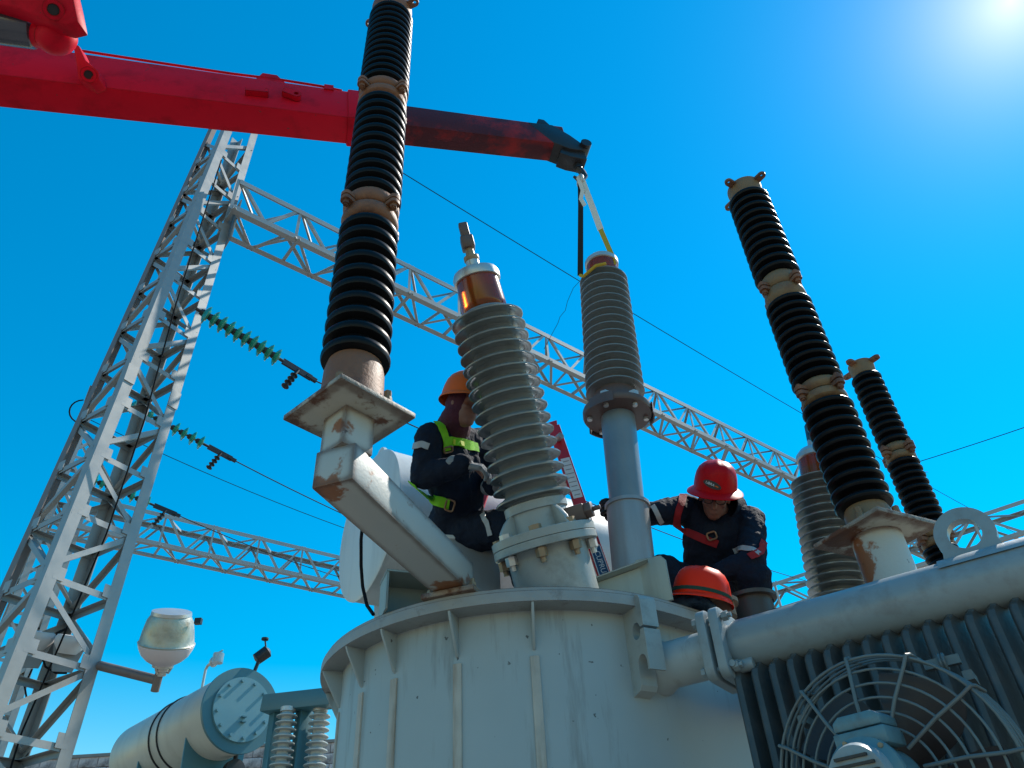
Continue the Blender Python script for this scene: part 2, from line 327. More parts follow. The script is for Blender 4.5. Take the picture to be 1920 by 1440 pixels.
# ---------------------------------------------------------------- ground
g = MB(); g.add([(-600, -600, 0), (600, -600, 0), (600, 600, 0), (-600, 600, 0)], [(0, 1, 2, 3)])
tag(g.build('ground', 'ground', smooth=0, origin=(0, 0, 0), recalc=False), 'pale gravel yard of the substation', None, None, 'structure')

# ---------------------------------------------------------------- main transformer tank
TOP = 3.0
TC = Vector((-0.026, 4.305, 0)); RW = 0.99; RF = 1.097; TL = 2.6     # round end, wall radius, flange radius, oblong length
trans = empty('transformer', TC, 'large pale grey oblong transformer tank with ribbed rim in the foreground', 'transformer')
def stadium(r, n=48):
    P = []; c2 = TC+V1*TL; a = math.atan2(V2.y, V2.x)
    for i in range(n+1): t = a+math.pi*i/n; P.append(TC+Vector((math.cos(t), math.sin(t), 0))*r)
    for i in range(n+1): t = a+math.pi+math.pi*i/n; P.append(c2+Vector((math.cos(t), math.sin(t), 0))*r)
    return P
def ring_loft(name, levels, m, parent, capped=True, bev=0):
    b = MB(); n = None
    for r, z in levels:
        P = stadium(r); n = len(P); b.v += [p+UP*z for p in P]
    for j in range(len(levels)-1):
        for i in range(n): b.f.append((j*n+i, j*n+(i+1) % n, (j+1)*n+(i+1) % n, (j+1)*n+i))
    if capped: b.f.append(tuple(range(n))); b.f.append(tuple((len(levels)-1)*n+i for i in range(n)))
    return b.build(name, m, parent, bev=bev)
ring_loft('tank_wall', [(RW, 0.02), (RW, TOP-0.052)], 'tank', trans)
ring_loft('rim_flange', [(RF, TOP-0.052), (RF+0.002, TOP-0.027), (RF, TOP-0.002)], 'rim', trans)
ring_loft('cover', [(RF-0.012, TOP-0.001), (RF-0.012, TOP+0.018)], 'rim', trans)
gus = [(645, 1190), (712, 1157), (842, 1124), (997, 1107)]
angs = []
for gx, gy in gus:
    p = PZ(gx, gy, TOP); angs.append(math.atan2(p.y-TC.y, p.x-TC.x))
da = (angs[3]-angs[1])/2
allang = angs + [angs[0]-da*k for k in (1, 2, 3, 4)]
for a in allang:
    d = Vector((math.cos(a), math.sin(a), 0)); t = Vector((-d.y, d.x, 0))
    b = MB(); b.prism([(RW-0.01, -0.052), (RF-0.004, -0.052), (RF-0.012, -0.075), (RW+0.012, -0.225), (RW-0.01, -0.235)], TC+UP*TOP-t*0.006, d, UP, t*0.012)
    b.build('gusset', 'tank', trans, bev=0.002)
    b = MB(); b.box(TC+d*(RW+0.003)+UP*((TOP-0.235)/2), d*0.006, t*0.020, UP*((TOP-0.235)/2-0.02)); b.build('weld_seam', 'seam', trans, bev=0.003)
for k in range(1, 5):                                     # straight side of the oblong tank
    q = TC-V2*RW+V1*(0.65*k-0.1)
    b = MB(); b.prism([(-0.01, -0.052), (RF-RW-0.004, -0.052), (RF-RW-0.012, -0.075), (0.012, -0.225), (-0.01, -0.235)], q+UP*TOP-V1*0.006, -V2, UP, V1*0.012); b.build('gusset', 'tank', trans)
# jacking lug: thick plate with round hole, slot and shackle cut-out
lp = PZ(1197, 1119, TOP-0.03); la = math.atan2(lp.y-TC.y, lp.x-TC.x)+0.02
ld = Vector((math.cos(la), math.sin(la), 0)); lt = Vector((-ld.y, ld.x, 0))
def arc(cx, cy, r, a0, a1, n=10): return [(cx+r*math.cos(R(a0+(a1-a0)*i/n)), cy+r*math.sin(R(a0+(a1-a0)*i/n))) for i in range(n+1)]
poly = [(0.0, 0.0), (0.125, 0.0)]+arc(0.145, -0.03, 0.03, 90, 0, 4)
poly = [(0.0, 0.0)]+arc(0.150, -0.03, 0.03, 90, 0, 4)+[(0.18, -0.145)]
poly += [(0.147, -0.146)]+arc(0.11, -0.155, 0.038, 15, 345, 18)+[(0.147, -0.157), (0.18, -0.158), (0.18, -0.335)]
poly += [(0.165, -0.335)]+arc(0.125, -0.30, 0.04, 0, 180, 12)+[(0.085, -0.38)]+[(0.07, -0.40), (0.0, -0.415)]
lug = MB(); lug.prism(poly, TC+ld*(RW-0.005)+UP*(TOP-0.004)-lt*0.01, ld*0.82, UP, lt*0.085)
lug.build('jacking_lug', 'flange', trans, smooth=30)
# mouth of the cooler connection on the tank wall
HZ = 2.73
H0 = PZ(1385, 1213, HZ); H1 = PZ(1925, 1071, HZ); HD = (H1-H0).normalized(); HN = Vector((HD.y, -HD.x, 0))
if HN.y > 0: HN = -HN
tp = H0-HD*0.30
b = MB(); b.lathe([(0.118, 0), (0.122, 0.06), (0.10, 0.10), (0.10, 0.31)], tp-HD*0.12, HD, 28); b.build('cooler_stub', 'tank', trans)

# ---------------------------------------------------------------- radiator with header pipe, panels and lifting eye
rad = empty('radiator', Vector((1.4, 3.1, 0)), 'dark radiator of pressed panels under a thick grey header pipe', 'radiator')
RH = 0.108
H2 = H1+HD*0.55
b = MB(); b.lathe([(RH*0.82, -0.02), (RH, 0.02), (RH, (H2-H0).length), (RH*0.8, (H2-H0).length+0.05)], H0, HD, 40); b.build('header_pipe', 'header', rad)
for k, off in enumerate((-0.115, -0.055)):
    c = H0+HD*off
    b = MB(); b.prism(rect_round(0.30, 0.30, 0.045), c, HN, UP, HD*0.042); b.build('pipe_flange', 'header', rad, bev=0.006)
for i in range(4):
    c = H0-HD*0.13+HN*(0.105*(-1 if i % 2 else 1))+UP*(0.105*(-1 if i > 1 else 1))
    b = MB(); b.cyl(c, c+HD*0.165, 0.012, 6); b.cyl(c-HD*0.012, c+HD*0.006, 0.022, 6); b.cyl(c+HD*0.125, c+HD*0.15, 0.022, 6); b.build('flange_bolt', 'header', rad)
b = MB(); c = H0-HD*0.03+HN*0.06-UP*0.10; b.cyl(c, c+HD*0.10, 0.028, 12); b.cyl(c+HD*0.03, c+HD*0.03+HN*0.07, 0.014, 8); b.build('drain_valve', 'header', rad)
# lifting saddle and eye
eyep = PZ(1842, 985, HZ+RH)
sc = H0+HD*((PZ(1850, 1090, HZ)-H0).dot(HD))
b = MB(); b.lathe([(RH+0.008, -0.13), (RH+0.008, 0.34)], sc, HD, 32, a0=R(-115), a1=R(60), hint=UP)
b.v += [v for v in []]
b.build('saddle_plate', 'header', rad)
ec = sc+UP*(RH+0.085)+HD*0.0
def ringplate(ro, ri, o, ex, ey, ez, base=None):
    P = arc(0, 0, ro, -25, 205, 30)
    m = MB(); n = len(P); outer = P+[(-ro*1.08, -ro*1.25), (ro*1.08, -ro*1.25)]
    hole = arc(0, 0, ri, 0, 360, 31)[:-1]
    return outer, hole
def plate_with_hole(name, outer, hole, o, ex, ey, ez, m, parent, bev=0.004):
    bm = bmesh.new(); base = wpos(parent); o, ex, ey, ez = map(Vector, (o, ex, ey, ez))
    lo = [bm.verts.new(o+ex*a+ey*b_-base) for a, b_ in outer]; lh = [bm.verts.new(o+ex*a+ey*b_-base) for a, b_ in hole]
    es = [bm.edges.new((l[i], l[(i+1) % len(l)])) for l in (lo, lh) for i in range(len(l))]
    r = bmesh.ops.triangle_fill(bm, edges=es, use_beauty=True, use_dissolve=False)
    fs = [x for x in r['geom'] if isinstance(x, bmesh.types.BMFace)]
    ex_ = bmesh.ops.extrude_face_region(bm, geom=fs); bmesh.ops.translate(bm, verts=[x for x in ex_['geom'] if isinstance(x, bmesh.types.BMVert)], vec=ez)
    bmesh.ops.recalc_face_normals(bm, faces=bm.faces)
    for f in bm.faces: f.smooth = True
    me = bpy.data.meshes.new(name); bm.to_mesh(me); bm.free(); me.set_sharp_from_angle(angle=R(30)); me.materials.append(M[m])
    ob = bpy.data.objects.new(name, me); COL.objects.link(ob); ob.parent = parent; return ob
outer, hole = ringplate(0.108, 0.060, None, None, None, None)
plate_with_hole('lifting_eye', outer, hole, ec+HN*0.02, HD, UP, -HN*0.055, 'header', rad)
# panels
fins = [1388, 1416, 1446, 1477, 1509, 1541, 1575, 1611, 1647, 1684, 1721, 1760, 1799, 1842, 1885, 1930, 1975]
tsv = [(PZ(x, 1213-(x-1385)*0.263+46, HZ-0.09)-H0).dot(HD) for x in fins]
t0 = tsv[0]; pitch = (tsv[-3]-tsv[0])/(len(tsv)-3)
prof = [(-0.06, 0.0), (0.05, 0.0), (0.055, -0.02), (0.085, -0.04), (0.095, -0.06), (0.095, -2.05), (0.05, -2.2), (-0.06, -2.2), (-0.27, -2.05), (-0.27, -0.10), (-0.25, -0.07), (-0.07, -0.03)]
fsrc = None; FV = Vector((-math.sin(R(56)), -math.cos(R(56)), 0)); FT = UP.cross(FV)
for k in range(len(fins)+4):
    c = H0+HD*(t0+0.045+pitch*k)+UP*(-0.085)
    b = MB(); n = len(prof)
    o0 = Vector((0, 0, 0)); base = wpos(rad)
    if fsrc is None:
        inner = [(a*0.86, bb*1.0-(0.02 if bb < -0.05 else 0)) for a, bb in prof]
        for off, pr in ((-0.004, prof), (-0.016, inner), (0.016, inner), (0.004, prof)):
            pass
        V = []
        for off, pr in ((-0.017, inner), (-0.003, prof), (0.003, prof), (0.017, inner)):
            V += [base+FV*a+UP*z+FT*off for a, z in pr]
        b.v = V; b.f = [tuple(range(n))]+[(j*n+i, j*n+(i+1) % n, (j+1)*n+(i+1) % n, (j+1)*n+i) for j in range(3) for i in range(n)]+[tuple(3*n+i for i in range(n))]
        fsrc = b.build('radiator_panel', 'radiator', rad, smooth=30); fsrc.location = c-base
    else: share(fsrc, 'radiator_panel', c-base, rad)
b = MB(); b.lathe([(RH, 0), (RH, (H2-H0).length)], H0-UP*2.35, HD, 24); b.build('lower_header_pipe', 'header', rad)
b = MB(); b.box((H0+H2)/2*1.0+UP*(-HZ+0.14), HD*0.7, HN*0.09, UP*0.138); b.build('plinth', 'header', rad)

# ---------------------------------------------------------------- cooling fan
FC = PD(1678, 1468, 2.42); FN = Vector((-0.69, -0.72, -0.05)).normalized(); fx, fy, _ = frame(FN, UP)
fan = empty('cooling_fan', FC-UP*0.45, 'teal grey cooling fan with round wire guard in front of the radiator', 'fan')
def fr(a, r, d=0): return FC+fx*(r*math.cos(a))+fy*(r*math.sin(a))+FN*d
FR = 0.385
for rr, dd, th in ((FR, -0.11, .0045), (FR, -0.075, .0045), (FR, -0.035, .0045), (FR, 0.0, .0055), (0.34, 0.010, .0045), (0.295, 0.016, .0045), (0.25, 0.021, .0045), (0.205, 0.026, .0045), (0.16, 0.029, .0045)):
    b = MB(); b.torus(FC+FN*dd, FN, rr, th, 56, 8); b.build('guard_ring', 'fan', fan)
for k in range(12):
    a = 2*math.pi*k/12+0.05
    pts = [fr(a, FR+0.006, -0.12), fr(a, FR+0.012, -0.02), fr(a, FR+0.006, 0.010), fr(a, FR-0.03, 0.018), fr(a+0.05, 0.25, 0.030), fr(a+0.14, 0.12, 0.040)]
    b = MB(); b.tube(pts, 0.0062, 8); b.build('guard_spoke', 'fan', fan)
for k in range(5):
    a = 2*math.pi*k/5+0.5; b = MB(); V = []
    for j in range(7):
        r = 0.07+0.265*j/6; w = 0.16+0.34*math.sin(math.pi*(0.15+0.6*j/6)); tw = 0.075-0.045*j/6
        for q in range(5):
            s_ = -1+2*q/4; V.append(fr(a+s_*w*0.95+0.2*j/6, r, -0.07+tw*s_))
    V2_ = [v+FN*0.004 for v in V]; n = len(V)
    fcs = [(j*5+q, j*5+q+1, (j+1)*5+q+1, (j+1)*5+q) for j in range(6) for q in range(4)]
    b.add(V, fcs); b.add(V2_, fcs)
    b.build('fan_blade', 'blade', fan)
b = MB(); b.lathe([(0.0, -0.12), (0.075, -0.12), (0.08, -0.04), (0.07, -0.02)], FC, FN, 24); b.build('hub', 'blade', fan)
mo = b = MB(); b.lathe([(0.06, -0.02), (0.095, 0.0), (0.098, 0.02), (0.098, 0.17), (0.118, 0.175), (0.118, 0.195), (0.105, 0.2), (0.09, 0.215), (0, 0.215)], FC, FN, 32)
motor = b.build('motor', 'motor', fan)
b = MB(); b.lathe([(0.094, 0.213), (0.097, 0.24), (0.088, 0.262), (0.0, 0.272)], FC, FN, 32); cowl = b.build('motor_cowl', 'header', motor)
for k in range(6):
    h = -0.055+k*0.022; w = math.sqrt(max(0.075**2-h*h, 1e-4))
    b = MB(); b.box(FC+FN*0.269+fx*h, fy*w, fx*0.004, FN*0.006); b.build('vent_slot', 'black', motor)
for k in range(6):
    a = k*math.pi/3+0.3; b = MB(); b.cyl(fr(a, 0.108, 0.19), fr(a, 0.108, 0.206), 0.008, 6); b.build('motor_bolt', 'bolt', motor)
tb = FC+fx*0.135+FN*0.085
b = MB(); b.prism([(-0.085, -0.045), (0.085, -0.045), (0.085, 0.008), (-0.085, 0.008)], tb-FN*0.07, fy, fx, FN*0.14); b.build('terminal_box_base', 'motor', motor, bev=0.006)
b = MB(); b.prism([(-0.078, 0.012), (0.078, 0.012), (0.078, 0.04), (0.055, 0.056), (-0.055, 0.056), (-0.078, 0.04)], tb-FN*0.066, fy, fx, FN*0.132); b.build('terminal_box_lid', 'motor', motor, bev=0.006)
for x_ in (-1, 1):
    b = MB(); p = FC+fy*(0.3*x_)+fx*0.27-FN*0.12; b.bar(p+HD*0.0, p+HN*-0.10, 0.03, 0.03); b.build('mount_strap', 'fan', fan)
b = MB(); p = PD(1765, 1243, 2.62); b.bar(p-HD*0.055, p+HD*0.06, 0.028, 0.03); b.torus(p, HD, 0.026, 0.006, 20, 6); b.torus(p+HD*0.012, HD, 0.026, 0.006, 20, 6)
b.build('mounting_clamp', 'fan', fan)

# ---------------------------------------------------------------- porcelain columns
def sheds(z0, z1, n, rc0, rc1, rs0, rs1, fat):
    P = [(rc0, z0)]; p = (z1-z0)/n
    for i in range(n):
        f = (i+0.5)/n; rc = rc0+(rc1-rc0)*f; rs = rs0+(rs1-rs0)*f; z = z0+p*i
        if fat:
            h = rs-rc
            P += [(rc, z+p*0.10), (rc+h*0.45, z+p*0.16), (rc+h*0.86, z+p*0.22), (rs, z+p*0.36), (rs, z+p*0.50), (rc+h*0.88, z+p*0.64), (rc+h*0.5, z+p*0.80), (rc+h*0.08, z+p*0.96)]
        else:
            h = rs-rc
            P += [(rc, z+p*0.20), (rc+h*0.30, z+p*0.30), (rc+h*0.62, z+p*0.30), (rc+h*0.90, z+p*0.22), (rs, z+p*0.24), (rs+h*0.01, z+p*0.34), (rc+h*0.92, z+p*0.42), (rc+h*0.45, z+p*0.60), (rc+h*0.10, z+p*0.80), (rc, z+p*0.95)]
    P.append((rc1, z1)); return P
def zat(base, py):
    lo, hi = 1.65, 14.0
    for _ in range(50):
        m = (lo+hi)/2; c = ROT.transposed() @ (Vector((base.x, base.y, m))-CAM)
        y = 720-F_PX*c.y/-c.z
        if y > py: lo = m
        else: hi = m
    return lo
def arrester(name, base, zb, secs, rc, rs, n, label, capm, hint_ang, top_lugs=True, basecap=True):
    """secs: list of (z0,z1) for the porcelain sections, base.. ; zb = underside of the bottom casting"""
    t = empty(name, Vector((base.x, base.y, zb)), label, 'surge arrester', 'surge arresters on the transformer')
    o = Vector((base.x, base.y, 0)); hint = Vector((math.cos(hint_ang), math.sin(hint_ang), 0)); side = UP.cross(hint)
    for (z0, z1), k in zip(secs, n):
        b = MB(); b.lathe(sheds(z0, z1, k, rc, rc*0.97, rs, rs*0.97, True), o, UP, 40); b.build('porcelain_section', 'black_porc', t)
    cr = rc*1.16
    def casting(z0, z1, lugs, name_='end_casting'):
        b = MB(); h = z1-z0
        b.lathe([(cr*1.06, z0), (cr*1.08, z0+h*0.15), (cr, z0+h*0.3), (cr*0.98, z0+h*0.8), (cr*0.90, z1), (rc*0.9, z1)], o, UP, 32)
        return b.build(name_, capm, t)
    if basecap:
        c = casting(zb, secs[0][0]+0.006, 4, 'base_casting')
        for k in range(4):
            a = hint_ang+k*math.pi/2+0.5; d = Vector((math.cos(a), math.sin(a), 0)); p = o+d*(cr*1.18)+UP*zb
            b = MB(); b.cyl(p, p+UP*0.055, 0.026, 10, 0.018); b.cyl(p+UP*0.055, p+UP*0.085, 0.016, 6); b.build('foot_bolt', 'cap', t)
    for (a0, a1), (b0, b1) in zip(secs[:-1], secs[1:]):
        mid = (a1+b0)/2
        b = MB(); h_ = mid-a1; b.lathe([(rc*0.9, a1-0.004), (cr*0.93, a1), (cr*1.06, a1+h_*0.18), (cr*1.10, a1+h_*0.45), (cr*1.06, a1+h_*0.75), (cr*0.98, mid-0.010), (cr*0.9, mid-0.004)], o, UP, 32); b.build('joint_casting', capm, t)
        b = MB(); h_ = b0-mid; b.lathe([(cr*0.9, mid+0.0), (cr*1.0, mid+0.008), (cr*1.08, mid+h_*0.3), (cr*1.10, mid+h_*0.6), (cr*1.03, mid+h_*0.85), (cr*0.92, b0), (rc*0.9, b0+0.004)], o, UP, 32); b.build('joint_casting', capm, t)
        for k in range(4):
            a = hint_ang+k*math.pi/2; d = Vector((math.cos(a), math.sin(a), 0)); s_ = Vector((-d.y, d.x, 0)); p = o+d*(cr*1.16)+UP*mid
            b = MB(); b.prism(rect_round(0.075, 0.052, 0.02), p-UP*0.026-s_*0.0, d, s_, UP*0.022); b.prism(rect_round(0.075, 0.052, 0.02), p+UP*0.006, d, s_, UP*0.022)
            b.cyl(p-UP*0.055+d*0.012, p+UP*0.05+d*0.012, 0.010, 8); b.cyl(p-UP*0.048+d*0.012, p-UP*0.027+d*0.012, 0.017, 6); b.cyl(p+UP*0.029+d*0.012, p+UP*0.043+d*0.012, 0.017, 6)
            b.build('joint_lug', 'cap_rust', t)
        a = hint_ang+0.75; d = Vector((math.cos(a), math.sin(a), 0)); s_ = Vector((-d.y, d.x, 0))
        p = o+d*(cr*1.03)+UP*(mid+0.045)
        b = MB(); b.box(p, d*0.004, s_*0.03, UP*0.025); b.build('name_plate', 'bolt_zinc', t)
    zt = secs[-1][1]
    b = MB(); b.lathe([(rc*0.9, zt-0.004), (cr*0.9, zt), (cr*0.98, zt+0.03), (cr*1.04, zt+0.085), (cr*1.04, zt+0.105), (0, zt+0.108)], o, UP, 32); b.build('top_cap', capm, t)
    for k in range(4):
        a = hint_ang+k*math.pi/2+0.25; d = Vector((math.cos(a), math.sin(a), 0)); s_ = Vector((-d.y, d.x, 0)); p = o+d*(cr*1.05)+UP*(zt+0.085)
        outer = [(-0.03, -0.02)]+arc(0.03, 0, 0.02, -90, 90, 8)+[(-0.03, 0.02)]
        plate_with_hole('cap_lug', [(x_*1.3, y_*1.3) for x_, y_ in outer], arc(0.038, 0, 0.011, 0, 360, 12)[:-1], p-UP*0.008, d, s_, UP*0.018, 'cap_rust', t)
    return t

# left arrester on its cantilever bracket
A1 = PZ(641, 924, 3.05); A1.z = 0
PL1 = zat(A1, 786)
br = empty('arrester_bracket', Vector((A1.x+0.12, A1.y+0.5, 3.05)), 'rusty white box beam bracket jutting from the tank with square plate', 'bracket')
E1 = Vector(((PZ(790, 1100, 3.05)+PZ(885, 1105, 3.05))/2)); E1.z = 0
AD = (E1-A1).normalized(); AS = Vector((AD.y, -AD.x, 0))
p0 = A1-AD*0.07; E1 = E1+AD*0.12
hb = 0.155; wb = 0.165
PX = Matrix.Rotation(R(-22), 3, 'Z') @ AS; PYv = UP.cross(PX)
b = MB(); b.box((p0+E1)/2+UP*(3.05+hb/2), AS*(wb/2), AD*((E1-p0).length/2), UP*(hb/2)); b.build('arm', 'rust_paint', br, bev=0.006)
zp = 3.05+hb+0.001
b = MB(); b.box(A1+UP*((zp+PL1-0.001)/2), PX*0.070, PYv*0.070, UP*((PL1-0.001-zp)/2)); b.build('post', 'rust_paint', br, bev=0.005)
b = MB(); b.box(A1+UP*(PL1+0.012), PX*0.180, PYv*0.180, UP*0.012); b.build('top_plate', 'rust_plate', br, bev=0.004)
b = MB(); b.box(E1+UP*3.034-AD*0.02, AS*0.13, AD*0.1, UP*0.013); b.build('foot_plate', 'rust_plate', br, bev=0.004)
for s_ in (-1, 1):
    q = E1+AS*(0.105*s_)-AD*0.07+UP*3.048; b = MB(); b.cyl(q, q+UP*0.025, 0.018, 6); b.cyl(q, q+UP*0.045, 0.01, 8); b.build('foot_bolt', 'bolt', br)
zs = [zat(A1, y) for y in (690, 432, 386, 206, 178, 36)]
arrester('surge_arrester', A1, PL1+0.025, [(zs[0], zs[1]), (zs[2], zs[3]), (zs[4], zs[5])], 0.107, 0.143, (10, 11, 13),
         'nearest and tallest black ribbed surge arrester on the rusty square plate, left', 'cap_rust', R(-35))
# right arrester
A2 = PD(1641, 1003, 3.62); zb2 = A2.z; A2.z = 0
zs = [zat(A2, y) for y in (957, 761, 724, 571, 526, 374)]
arrester('surge_arrester', A2, zb2+0.012, [(zs[0], zs[1]), (zs[2], zs[3]), (zs[4], zs[5])], 0.094, 0.137, (10, 10, 11),
         'tall black ribbed surge arrester on a rust stained white pedestal, right of the workers', 'cap', R(-70))
pd = empty('arrester_pedestal', Vector((A2.x, A2.y, 2.6)), 'rust stained white pedestal with square plate above the header pipe', 'pedestal')
b = MB(); b.lathe([(0.115, 2.62), (0.115, zb2-0.014)], A2, UP, 32); b.build('column', 'rust_paint', pd)
for (rr, w) in ((R(28), 0.2),):
    ex = Vector((math.cos(rr), math.sin(rr), 0)); ey = UP.cross(ex)
    b = MB(); b.box(A2+UP*(zb2-0.002), ex*w, ey*w, UP*0.011); b.build('top_plate', 'rust_plate', pd, bev=0.003)
b = MB(); q = TC+V1*((A2-TC).dot(V1)); q.z = 0; q = q-V2*(RW-0.02); b.bar(q+UP*2.68, A2+UP*2.68-(A2-q).normalized()*0.0, 0.14, 0.12, UP); b.build('bracket_arm', 'rust_paint', pd, bev=0.004)
# far right small arrester
A3 = PD(1757, 1018, 4.75); A3.z = 0
zs = [zat(A3, y) for y in (1154, 1027, 996, 866, 838, 706)]
arrester('surge_arrester', A3, zs[0]-0.09, [(zs[0], zs[1]), (zs[2], zs[3]), (zs[4], zs[5])], 0.074, 0.107, (10, 10, 10),
         'smaller far black ribbed surge arrester beside the lifting eye', 'cap', R(-70))
b = MB(); q = TC+V1*((A3-TC).dot(V1)); q.z = 0; q = q-V2*(RW-0.02); zz = zs[0]-0.165
b.bar(q+UP*zz, A3+UP*zz+(A3-q).normalized()*0.14, 0.26, 0.14, UP)
tag(b.build('arrester_bracket', 'rust_paint', None), 'white bracket arm under the far surge arrester behind the header pipe', 'bracket')

# ---------------------------------------------------------------- bushings
def bushing(name, P0, P1, zs_, rc, rs, nsh, label, parts):
    """axis from P0 (flange) to P1; zs_ = (porcelain start, end) along the axis"""
    t = empty(name, P0, label, 'bushing', 'high voltage bushings'); ax = (P1-P0).normalized()
    b = MB(); b.lathe(sheds(zs_[0], zs_[1], nsh, rc[0], rc[1], rs[0], rs[1], False), P0, ax, 56); b.build('porcelain', 'porc', t)
    return t, ax
# front bushing
B0 = PD(1021, 1016, 3.70); B1 = PD(909, 582, 4.09); K_ = 1.063; LB = (B1-B0).length
bu1, ax1 = bushing('bushing', B0, B1, (0.16*LB/1.05, LB*0.985), (0.134, 0.126), (0.188, 0.192), 16,
                   'large grey porcelain bushing with amber sight glass, nearest of the bushings', None)
def lat(name, prof, m, t, o, ax, n=40, bev=0, hint=None, k=1.0): b = MB(); b.lathe([(r*k, z) for r, z in prof], o, ax, n, hint=hint); return b.build(name, m, t, bev=bev)
PZ0 = 0.16*LB/1.05
lat('lower_fitting', [(0.15, 0.02), (0.138, 0.05), (0.136, PZ0-0.05), (0.146, PZ0-0.045), (0.146, PZ0-0.005), (0.13, PZ0+0.003)], 'flange', bu1, B0, ax1, k=K_)
lat('flange', [(0.236, -0.002), (0.238, 0.0), (0.238, 0.036), (0.236, 0.038)], 'flange', bu1, B0, ax1, 56, k=K_)
x1, y1, _ = frame(ax1)
for k in range(8):
    a = k*math.pi/4+0.3; d = x1*math.cos(a)+y1*math.sin(a); p = B0+d*0.217
    b = MB(); b.cyl(p-ax1*0.11, p+ax1*0.055, 0.014, 10); b.cyl(p+ax1*0.039, p+ax1*0.062, 0.03, 6); b.cyl(p-ax1*0.085, p-ax1*0.045, 0.028, 6); b.build('flange_bolt', 'bolt' if k % 3 else 'bolt_zinc', bu1)
for k in range(4):
    a = k*math.pi/2+1.0; d = x1*math.cos(a)+y1*math.sin(a); s_ = ax1.cross(d)
    b = MB(); b.prism([(0.138, 0.038), (0.239, 0.038), (0.228, 0.075), (0.196, 0.115), (0.16, 0.145), (0.138, 0.15)], B0-s_*0.012, d, ax1, s_*0.024); b.build('flange_rib', 'flange', bu1, bev=0.003)
tapd = (Vector((1, -0.35, 0))-ax1*Vector((1, -0.35, 0)).dot(ax1)).normalized(); tq = B0+ax1*0.085
b = MB(); b.bar(tq+tapd*0.13, tq+tapd*0.235, 0.075, 0.075, ax1); b.build('test_tap', 'clamp', bu1, bev=0.006)
b = MB(); b.cyl(tq+tapd*0.235, tq+tapd*0.27, 0.042, 6); b.cyl(tq+tapd*0.27, tq+tapd*0.31, 0.012, 8); b.build('tap_cover', 'clamp', bu1, bev=0.003)
lat('amber_sight_glass', [(0.105, LB-0.012), (0.112, LB), (0.114, LB+0.02), (0.108, LB+0.165), (0.108, LB+0.17)], 'amber', bu1, B0, ax1, k=K_)
lat('cap', [(0.108, LB+0.168), (0.119, LB+0.17), (0.121, LB+0.20), (0.113, LB+0.222), (0.06, LB+0.25), (0.036, LB+0.258), (0.034, LB+0.30), (0, LB+0.30)], 'alum', bu1, B0, ax1, k=K_)
lat('terminal_stud', [(0.036, LB+0.299), (0.04, LB+0.305), (0.04, LB+0.325), (0.024, LB+0.33), (0.022, LB+0.38), (0.0, LB+0.38)], 'bolt', bu1, B0, ax1, 20, k=K_)
q = B0+ax1*(LB+0.375); b = MB(); b.bar(q, q+ax1*0.075, 0.07, 0.075, Vector((0, 1, 0))); b.bar(q+ax1*0.065-x1*0.0, q+ax1*0.165, 0.05, 0.045, Vector((0, 1, 0))); b.build('terminal_clamp', 'clamp', bu1, bev=0.008)
# turret it stands on
tu = empty('bushing_turret', Vector((B0.x, B0.y, TOP)), 'short grey turret pipe bolted under the nearest bushing', 'turret')
tb_ = B0-ax1*((B0.z-TOP-0.02)/ax1.z)
lat('turret_pipe', [(0.182, 0.0), (0.182, (B0-tb_).length-0.04)], 'flange', tu, tb_, ax1, 48, k=K_)
lat('turret_flange', [(0.236, -0.04), (0.238, -0.038), (0.238, -0.006), (0.236, -0.004)], 'flange', tu, B0, ax1, 56, k=K_)
# lifted bushing (hanging from the crane)
G0 = PY(1187, 1052, 3.85); G1 = PY(1127, 486, 3.78); axg = (G1-G0).normalized()
def along(y):                                                           # distance along the axis at a pixel row
    lo, hi = -1, 4
    for _ in range(50):
        m = (lo+hi)/2; c = ROT.transposed() @ (G0+axg*m-CAM)
        if 720-F_PX*c.y/-c.z > y: lo = m
        else: hi = m
    return lo
s0, s1 = along(742), along(522)
bu2, _ = bushing('bushing', G0, G1, (s0, s1), (0.122, 0.106), (0.184, 0.166), 16,
                 'grey porcelain bushing hanging from the crane sling above a blue grey tube', None)
bu2['category'] = 'bushing'
r_ = along(775)
lat('mounting_ring', [(0.125, r_-0.035), (0.205, r_-0.03), (0.212, r_-0.02), (0.212, r_+0.012), (0.2, r_+0.02), (0.15, r_+0.028), (0.135, s0)], 'clamp', bu2, G0, axg, 48)
lat('ring_neck', [(0.13, r_+0.02), (0.138, r_+0.05), (0.128, s0+0.004)], 'clamp', bu2, G0, axg, 40)
xg, yg, _ = frame(axg)
for k in range(6):
    a = k*math.pi/3+0.55; d = xg*math.cos(a)+yg*math.sin(a); p = G0+axg*(r_)+d*0.172
    b = MB(); b.cyl(p-axg*0.05, p+axg*0.06, 0.016, 8); b.cyl(p+axg*0.02, p+axg*0.05, 0.032, 6); b.build('ring_bolt', 'bolt_zinc', bu2)
for k in range(3):
    a = k*2*math.pi/3+0.1; b = MB(); b.lathe([(0.214, r_-0.05), (0.222, r_-0.05), (0.222, r_+0.018), (0.214, r_+0.018), (0.214, r_-0.05)], G0, axg, 10, a0=a, a1=a+0.75); b.build('ring_clamp', 'clamp', bu2)
s2 = along(950)
lat('ground_tube', [(0.098, -0.05), (0.098, s2+0.0), (0.101, s2+0.3), (0.104, r_-0.03)], 'tube', bu2, G0, axg, 40)
sl = lat('lower_sleeve', [(0.114, -0.38), (0.118, s2-0.05), (0.118, s2-0.012), (0.128, s2-0.012), (0.128, s2+0.008), (0.118, s2+0.012), (0.1, s2+0.012)], 'sleeve', bu2, G0, axg, 48)
